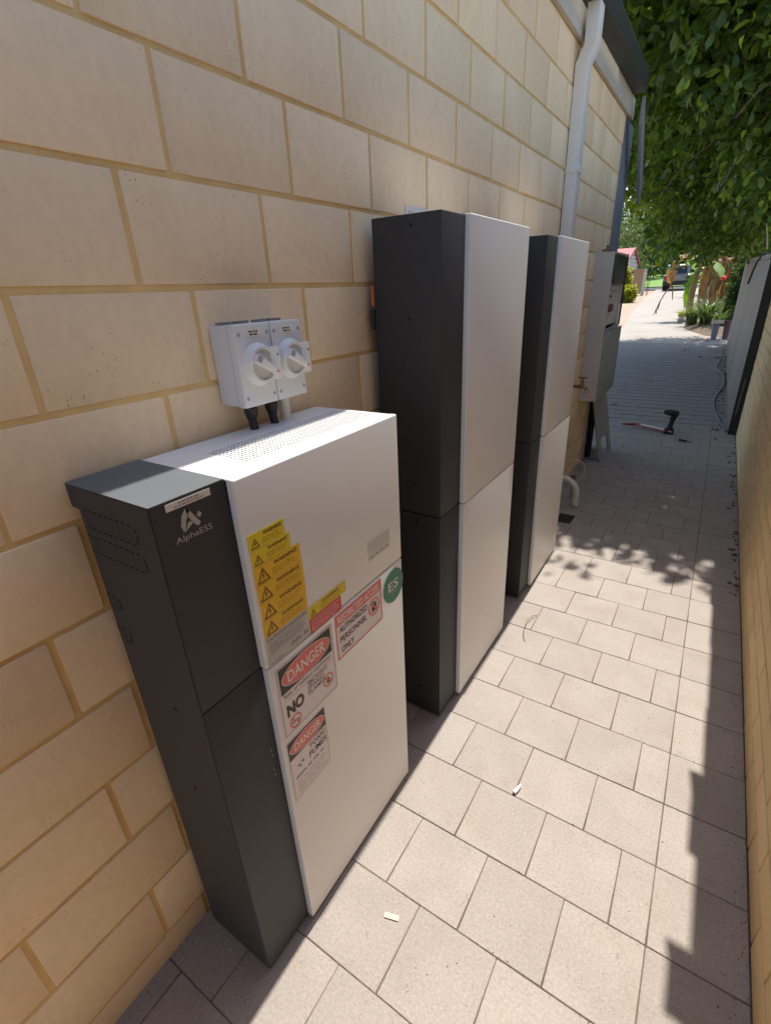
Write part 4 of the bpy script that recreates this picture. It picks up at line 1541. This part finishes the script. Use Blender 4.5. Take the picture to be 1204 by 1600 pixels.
G1 = 'dark trees across the street'
far_tree(-13.5, 92, 9.0, 6.0, 'dark tree across the street, leftmost behind the pink roofed house', G1, n=700)
far_tree(-6.0, 95, 14, 6.5, 'dark tree across the street above the parked car', G1, n=700)
far_tree(-22, 90, 12, 7, 'dark tree across the street hidden mostly by the house corner', G1, n=500)
far_tree(1.5, 98, 15, 7, 'dark tree across the street behind the banana plants', G1, n=500)
far_tree(-10.0, 70, 7.5, 3.4, 'dark rounded tree on the lawn bank across the street', G1, n=500, leaf=.4, low=.3)
far_tree(-9.4, 58, 6.3, 2.4, 'pale drooping tree behind the pink roofed house', None, m=M_WEEP, n=600, per=14, leaf=.45, wr=.14, low=.34)
far_tree(3.2, 36, 7.5, 3.3, 'dark tree behind the banana clump on the right of the driveway', None, n=600, leaf=.35, low=.3, clump=.6)
far_tree(3.4, 26, 6.0, 2.6, 'leafy tree close behind the garden bed', None, m=M_LEAF2, n=600, leaf=.26, low=.3, clump=.5)

hg = thing('hedge', 'long dark hedge at the top of the lawn across the street', 'hedge', (-12, 84, gz(84)))
b = MB()
for k in range(14):
    x_ = -38 + k * 4.2
    limb(b, (x_, 84, gz(84) - .2), (x_ + .4, 84, gz(84) + 2.6), .12, .05, 0, 4, 6)
b.build('stems', M_BARK, hg)
crown('foliage', M_LEAF2, [((-38 + k * 4.2, 84, gz(84) + 2.0 + .4 * (k % 3)), (3.0, 1.6, 2.6 + .5 * (k % 2))) for k in range(14)], 1500, 12, .55, .5, hg, clump=.7, shell=.7)

# ================================================================== GARDEN BED PLANTS
def blade(mb, base, ang, length, width, lean, seg=5):
    d = Vector((math.cos(ang), math.sin(ang), 0))
    s = Vector((-d.y, d.x, 0))
    vs, fs = [], []
    for i in range(seg + 1):
        t = i / seg
        p = Vector(base) + d * (lean * length * t * t) + Vector((0, 0, 1)) * (length * (t - .55 * lean * t * t * t))
        w_ = width * (1 - t ** 2.2) * (.7 + .6 * t * (1 - t)) + .001
        vs += [p - s * w_, p + Vector((0, 0, -w_ * .35)), p + s * w_]
    for i in range(seg):
        k = i * 3
        fs += [(k, k + 1, k + 4, k + 3), (k + 1, k + 2, k + 5, k + 4)]
    mb.add(vs, fs)


def strappy(x, y, h, n, spread, label, m=M_STRAP, group='strappy plants in the garden bed'):
    q = random.Random(int(x * 91 + y * 7))
    t = thing('strappy_plant', label, 'plant', (x, y, gz(y)), group)
    b = MB()
    for i in range(n):
        a = q.uniform(0, 6.28)
        blade(b, (x + q.uniform(-1, 1) * spread * .25, y + q.uniform(-1, 1) * spread * .25, gz(y) + .05), a, h * q.uniform(.7, 1.15), .024 * q.uniform(.7, 1.3), q.uniform(.35, 1.0))
    o = b.build('leaf_blades', m, t, smooth=True)
    at = o.data.attributes.new('tone', 'FLOAT', 'POINT')
    per = 18
    vals = []
    for i in range(n):
        vals += [q.random() ** 1.2] * per
    at.data.foreach_set('value', vals)
    return t


strappy(.45, 16.4, .95, 90, .5, 'tallest bright strappy plant in the garden bed, left of the pots')
strappy(.12, 17.0, .65, 80, .5, 'lower strappy plant at the left corner of the garden bed')
strappy(.80, 15.9, .60, 60, .45, 'strappy plant directly behind the pots')
strappy(-.30, 19.6, .30, 40, .4, 'small yellow green tuft beside the rock at the driveway edge', m=M_YLEAF)
strappy(.98, 17.6, 1.0, 50, .5, 'strappy plant close against the fence end')


def shrub(x, y, h, r, m, label, n=160, leaf=.12, wr=.45, base=0.0):
    z = gz(y) + base
    t = thing('shrub', label, 'shrub', (x, y, z))
    b = MB()
    for k in range(5):
        a = k * 1.3
        limb(b, (x, y, z - .05), (x + math.cos(a) * r * .5, y + math.sin(a) * r * .5, z + h * .7), .02, .008, .02, 4, 5)
    b.build('stem', M_BARK, t)
    crown('foliage', m, [((x, y, z + h * .55), (r, r, h * .5))], n, 12, leaf, wr, t, clump=.2, shell=.6, hang=0)
    return t


shrub(-3.74, 31.0, .62, .30, M_YLEAF, 'bright yellow green shrub on the left edge of the driveway', 200, .16)
shrub(-4.42, 33.0, 1.75, .34, M_YLEAF, 'tall yellow green bush in front of the blue fence', 260, .18)
shrub(1.35, 16.8, 1.6, .45, M_LEAF2, 'dark leafy bush with a red flower beside the fence end', 240, .12)
b = MB()
for k in range(7):
    a = k * .9
    b.lathe([(.003, 0), (.03, .012), (.033, .03), (.012, .045)], (.66 + .025 * math.cos(a), 16.0 + .02 * math.sin(a), 1.42 + .02 * math.sin(a * 2)), (math.cos(a), math.sin(a), .6), 8)
tag(b.build('red_flower', M_FLOWER, smooth=True), 'single red flower head hanging at the edge of the dark bush', 'flower')
b = MB()
b.lathe([(.10, -.05), (.17, .0), (.19, .06), (.15, .12), (.07, .15)], (-.16, 18.3, gz(18.3)), (0.2, 0.1, 1), 9)
tag(b.build('rock', M_ROCK, smooth=True), 'pale rock at the corner of the garden bed', 'rock')

# brushwood fence behind the bed
bw = thing('brushwood_fence', 'brown brushwood fence standing behind the banana plant', 'fence', (1.4, 22.6, gz(22.6)))
b = MB()
for i in range(170):
    x_ = -.02 + i * .0185
    h_ = 1.75 + rng.uniform(-.12, .12)
    y_ = 22.5 + rng.uniform(-.03, .03)
    l_ = rng.uniform(-.05, .05)
    b.tube([(x_, y_, gz(22) - .05), (x_ + l_ * .5, y_ + rng.uniform(-.02, .02), gz(22) + h_ * .5), (x_ + l_, y_, gz(22) + h_)], [.016, .014, .007], 5)
tag(b.build('brush_sticks', M_BRUSH, bw), kind='stuff')
for z_ in (.45, 1.3):
    b = MB()
    b.box(-.03, 3.15, 22.55, 22.59, gz(22) + z_, gz(22) + z_ + .04)
    b.build('rail', M_BARK, bw)

# banana plant
bn = thing('banana_plant', 'banana plant with tan stems and hanging orange dead leaf', 'banana plant', (-.05, 19.6, gz(19.6)))
for (x, y, h, r0) in ((-.12, 19.5, 1.75, .11), (.10, 19.7, 1.60, .13), (.36, 20.2, 1.9, .12), (.62, 20.6, 1.7, .13), (.80, 20.3, 1.6, .12), (.98, 21.0, 1.9, .13), (1.2, 20.8, 1.8, .12)):
    b = MB()
    limb(b, (x, y, gz(y) - .05), (x + .06, y, gz(y) + h), r0, r0 * .7, 0, 7, 10)
    b.build('pseudostem', M_STEM, bn, smooth=True)


def bleaf(pts, width, m, name='leaf_blade'):
    b = MB()
    P = [Vector(p) for p in pts]
    fine = []
    nseg = 26
    for i in range(nseg + 1):
        t = i / nseg * (len(P) - 1)
        k = min(int(t), len(P) - 2)
        f_ = t - k
        p_1, p0, p1, p2 = P[max(k - 1, 0)], P[k], P[k + 1], P[min(k + 2, len(P) - 1)]
        fine.append(.5 * ((2 * p0) + (p1 - p_1) * f_ + (2 * p_1 - 5 * p0 + 4 * p1 - p2) * f_ ** 2 + (3 * p0 - p_1 - 3 * p1 + p2) * f_ ** 3))
    vs, fs = [], []
    q = random.Random(int(abs(P[0].x) * 1000 + P[-1].z * 100))
    for i, p in enumerate(fine):
        t = i / nseg
        d = (fine[min(i + 1, nseg)] - fine[max(i - 1, 0)]).normalized()
        s = d.cross(Vector((0, 0, 1)))
        if s.length < .2:
            s = d.cross(Vector((0, 1, 0)))
        s.normalize()
        up = s.cross(d)
        w_ = width * (math.sin(math.pi * min(1, t * .93 + .07)) ** .55) * q.uniform(.62, 1.12)
        vs += [p - s * w_ - up * w_ * .35, p, p + s * w_ - up * w_ * .35]
    for i in range(nseg):
        k = i * 3
        fs += [(k, k + 1, k + 4, k + 3), (k + 1, k + 2, k + 5, k + 4)]
    b.add(vs, fs)
    return b.build(name, m, bn, smooth=True)


bleaf([(-.08, 19.5, 1.95), (-.45, 19.3, 2.12), (-.85, 19.1, 2.12), (-1.25, 18.9, 1.95)], .17, M_BAN)
bleaf([(-.10, 19.45, 1.9), (-.3, 19.0, 2.05), (-.25, 18.6, 1.9), (.0, 18.3, 1.62)], .15, M_BAN)
bleaf([(.1, 19.6, 1.85), (.3, 19.2, 1.9), (.5, 18.8, 1.7), (.6, 18.5, 1.45)], .16, M_BAN)
bleaf([(-.14, 19.4, 1.6), (-.22, 19.2, 1.5), (-.27, 19.1, 1.1), (-.24, 19.05, .6)], .10, M_BAN)
bleaf([(.35, 20.2, 2.1), (.1, 20.0, 2.6), (-.3, 19.8, 2.8), (-.8, 19.6, 2.6)], .2, M_BAN)
bleaf([(-.15, 19.4, 1.95), (-.45, 19.0, 2.15), (-.68, 18.6, 1.95), (-.72, 18.5, 1.55), (-.66, 18.5, 1.22)], .16, M_DEAD, 'dead_leaf')
bleaf([(.1, 19.5, 1.7), (.15, 19.2, 1.75), (.12, 19.1, 1.3), (.10, 19.1, .75)], .10, M_DEAD, 'dead_leaf')
bleaf([(.62, 20.8, 1.9), (.7, 20.4, 1.95), (.72, 20.2, 1.4), (.66, 20.2, .7)], .08, M_BRUSH, 'dead_leaf')
bleaf([(.95, 21.0, 2.1), (.95, 20.6, 2.2), (.98, 20.4, 1.6), (.9, 20.4, .8)], .09, M_BRUSH, 'dead_leaf')
bleaf([(.35, 20.1, 1.9), (.42, 19.8, 1.95), (.40, 19.6, 1.4), (.42, 19.6, .9)], .08, M_STEM, 'dead_leaf')
for i_ in range(9):
    x_, y_ = .25 + .12 * i_, 19.9 + .5 * ((i_ * 7) % 5) / 5
    bleaf([(x_, y_ + .2, 1.75 + .12 * (i_ % 3)), (x_ + .03, y_, 1.85 + .12 * (i_ % 3)), (x_ + .06 * ((i_ % 3) - 1), y_ - .1, 1.3), (x_ + .08 * ((i_ % 3) - 1), y_ - .1, .75 + .1 * (i_ % 4))], .06 + .02 * (i_ % 3), M_BRUSH if i_ % 2 else M_DEAD, 'dead_leaf')
b = MB()
for pts in ([(-.66, 18.5, 1.30), (-.72, 18.5, 1.22), (-.82, 18.45, 1.05), (-.90, 18.42, .85), (-.97, 18.4, .62), (-1.01, 18.4, .46)],
            [(-.97, 18.4, .62), (-.95, 18.4, .5)], [(-.64, 18.5, 1.25), (-.60, 18.5, 1.05), (-.575, 18.5, .88)], [(-.9, 18.42, .85), (-.93, 18.42, .6)]):
    b.tube(pts, [.022 * (1 - .6 * i / len(pts)) for i in range(len(pts))], 6)
b.build('dried_stalk', M_DEAD, bn, smooth=True)

# pots under the fence end
for x, y, r_, h, m, lab in ((.735, 13.92, .075, .33, M_POT, 'slate grey pot under the left end of the cream tray'), (.955, 13.98, .075, .40, M_POT2, 'maroon grey pot at the right end of the cream tray')):
    t = thing('plant_pot', lab, 'pot', (x, y, gz(y)))
    b = MB()
    b.lathe([(r_ * .75, 0), (r_, h * .9), (r_ * 1.08, h * .9), (r_ * 1.08, h), (r_ * .95, h), (r_ * .9, h * .85)], (x, y, gz(y)), (0, 0, 1), 18)
    b.build('pot_wall', m, t, smooth=True)
    b = MB()
    b.lathe([(r_ * .93, 0), (r_ * .93, .01)], (x, y, gz(y) + h * .9), (0, 0, 1), 18)
    b.build('potting_soil', M_SOIL, t)
b = MB()
zt = gz(13.92) + .332
b.box(.655, .875, 13.80, 14.04, zt, zt + .008)
b.box(.655, .663, 13.80, 14.04, zt, zt + .075)
b.box(.867, .875, 13.80, 14.04, zt, zt + .075)
b.box(.663, .867, 13.80, 13.808, zt, zt + .075)
b.box(.663, .867, 14.032, 14.04, zt, zt + .075)
tag(b.build('cream_tray', M_CREAM), 'shallow cream tray balanced on the slate grey pot', 'tray')

# ================================================================== ACROSS THE FRONT GARDEN
# picket fence with blue boards
bf = thing('blue_fence', 'dark framed fence with blue boards beside the timber gate', 'fence', (-6.0, 40.5, gz(40)))
for z in (.75, 1.42):
    b = MB()
    b.box(-8.6, -4.75, 40.42, 40.47, gz(40) + z - .62, gz(40) + z - .56)
    b.build('rail', M_FDARK, bf)
for x in (-8.6, -7.3, -6.0, -4.72):
    b = MB()
    b.box(x - .05, x + .05, 40.38, 40.48, gz(40) - .05, gz(40) + 1.45)
    b.build('post', M_FDARK, bf)
for i in range(22):
    b = MB()
    x = -8.5 + i * .17
    b.box(x, x + .10, 40.39, 40.415, gz(40) + .12, gz(40) + 1.05)
    b.build('board', M_BLUE if i % 5 else M_WBOARD, bf)
b = MB()
b.box(-8.7, -4.6, 40.30, 40.55, gz(40) + 1.30, gz(40) + 1.42)
b.build('top_beam', M_FDARK, bf)
gt = thing('timber_gate', 'tall tan timber gate panel at the left end of the driveway', 'gate', (-4.3, 39.2, gz(39)))
zb = gz(39)
for i in range(5):
    b = MB()
    x = -4.68 + i * .118
    b.box(x, x + .110, 39.1, 39.13, zb + .05, zb + 1.52)
    b.build('board', M_TIMBER, gt)
b = MB()
b.box(-4.72, -4.05, 39.07, 39.099, zb + 1.40, zb + 1.55)
b.build('top_rail', M_TIMBER, gt)
b = MB()
b.box(-4.08, -3.92, 39.1, 39.35, zb - .05, zb + 1.60)
b.build('gate_post', M_CREAM, gt)
for x in (-3.78, -3.70):
    b = MB()
    b.box(x, x + .03, 39.2, 39.23, zb - .05, zb + 1.45)
    b.build('steel_bar', M_FDARK, gt)
# house with pink roof
hs = thing('pink_roof_house', 'weatherboard house with pink tiled gable roof beyond the fence', 'house', (-10, 46, gz(45)))
zr, ze, xr = 3.80, 2.75, -5.60
b = MB()
b.box(-14, xr - .15, 42.2, 47.8, gz(42), ze)
b.build('wall', M_WBOARD, hs)
b = MB()
b.prism([(41.5, ze), (45.0, zr), (48.5, ze), (48.5, ze - .12), (45.0, zr - .12), (41.5, ze - .12)], lambda p, t: (t, p[0], p[1]), -14.3, xr)
b.build('roof', M_PINK, hs)
for i in range(8):
    z0_ = ze - .9 + i * .24
    half = 2.8 if z0_ < ze - .12 else 3.5 * (zr - .13 - (z0_ + .22)) / (zr - ze)
    if half < .15:
        continue
    b = MB()
    b.box(xr - .149, xr - .115, 45 - half, 45 + half, z0_, z0_ + .215)
    b.build('weatherboard', M_WBOARD, hs)
b = MB()
b.box(-14.3, xr, 41.30, 41.48, ze - .14, ze - .02)
b.build('gutter', M_FASCIA, hs)
for x in (-8.0, -11.0):
    b = MB()
    b.box(x - .5, x + .5, 42.16, 42.198, 1.5, 2.4)
    wd = b.build('window', M_GLASS, hs)
    b = MB()
    b.box(x - .55, x + .55, 42.14, 42.199, 1.42, 1.495)
    b.build('sill', M_FASCIA, wd)

# parked car at the end of the driveway, seen from behind
cr = thing('parked_car', 'silver four wheel drive parked on the street end of the driveway', 'car', (-2.45, 45.2, gz(45)))
z = gz(45)
cx0, cy0 = -2.45, 45.2


def cp_(p, t):
    return (cx0 + t, cy0 + p[0], z + p[1])


b = MB()
b.prism([(-2.0, .38), (-2.02, .95), (-1.95, 1.02), (.95, 1.04), (1.9, .95), (2.05, .75), (2.05, .36), (1.6, .32), (-1.6, .32)], cp_, -.82, .82)
b.build('body', M_SILVER, cr, bevel=.06, seg=2)
b = MB()
b.prism([(-1.93, 1.0), (-1.70, 1.62), (-1.5, 1.68), (.1, 1.68), (.3, 1.62), (.95, 1.03)], cp_, -.70, .70)
b.build('cabin', M_SILVER, cr, bevel=.06, seg=2)
b = MB()
b.add([cp_((-1.945, 1.08), -.58), cp_((-1.945, 1.08), .58), cp_((-1.735, 1.56), .54), cp_((-1.735, 1.56), -.54)], [(0, 1, 2, 3)])
b.build('rear_window', M_GLASS, cr)
for s_ in (-1, 1):
    b = MB()
    b.add([cp_((-1.6, 1.10), s_ * .703), cp_((.60, 1.10), s_ * .703), cp_((.15, 1.55), s_ * .703), cp_((-1.5, 1.55), s_ * .703)], [(0, 1, 2, 3)])
    b.build('side_window', M_GLASS, cr)
    b = MB()
    b.box(cx0 + s_ * .70 - .08, cx0 + s_ * .70 + .08, cy0 - 2.05, cy0 - 1.98, z + .70, z + .98)
    b.build('tail_light', M_RED, cr, bevel=.015)
    for yy in (-1.25, 1.3):
        b = MB()
        b.lathe([(.30, -.11), (.345, -.09), (.345, .09), (.30, .11)], (cx0 + s_ * .72, cy0 + yy, z + .345), (1, 0, 0), 22)
        wl = b.build('wheel', M_TYRE, cr, smooth=True)
        b = MB()
        b.lathe([(.20, 0), (.18, .02), (.05, .03)], (cx0 + s_ * (.72 + .1), cy0 + yy, z + .345), (s_, 0, 0), 16)
        b.build('rim', M_STEEL, wl, smooth=True)
b = MB()
b.box(cx0 - .80, cx0 + .80, cy0 - 2.12, cy0 - 2.03, z + .36, z + .60)
b.build('rear_bumper', M_RUBBER, cr, bevel=.03)

for o in bpy.data.objects:
    if '_w' in o.keys():
        del o['_w']
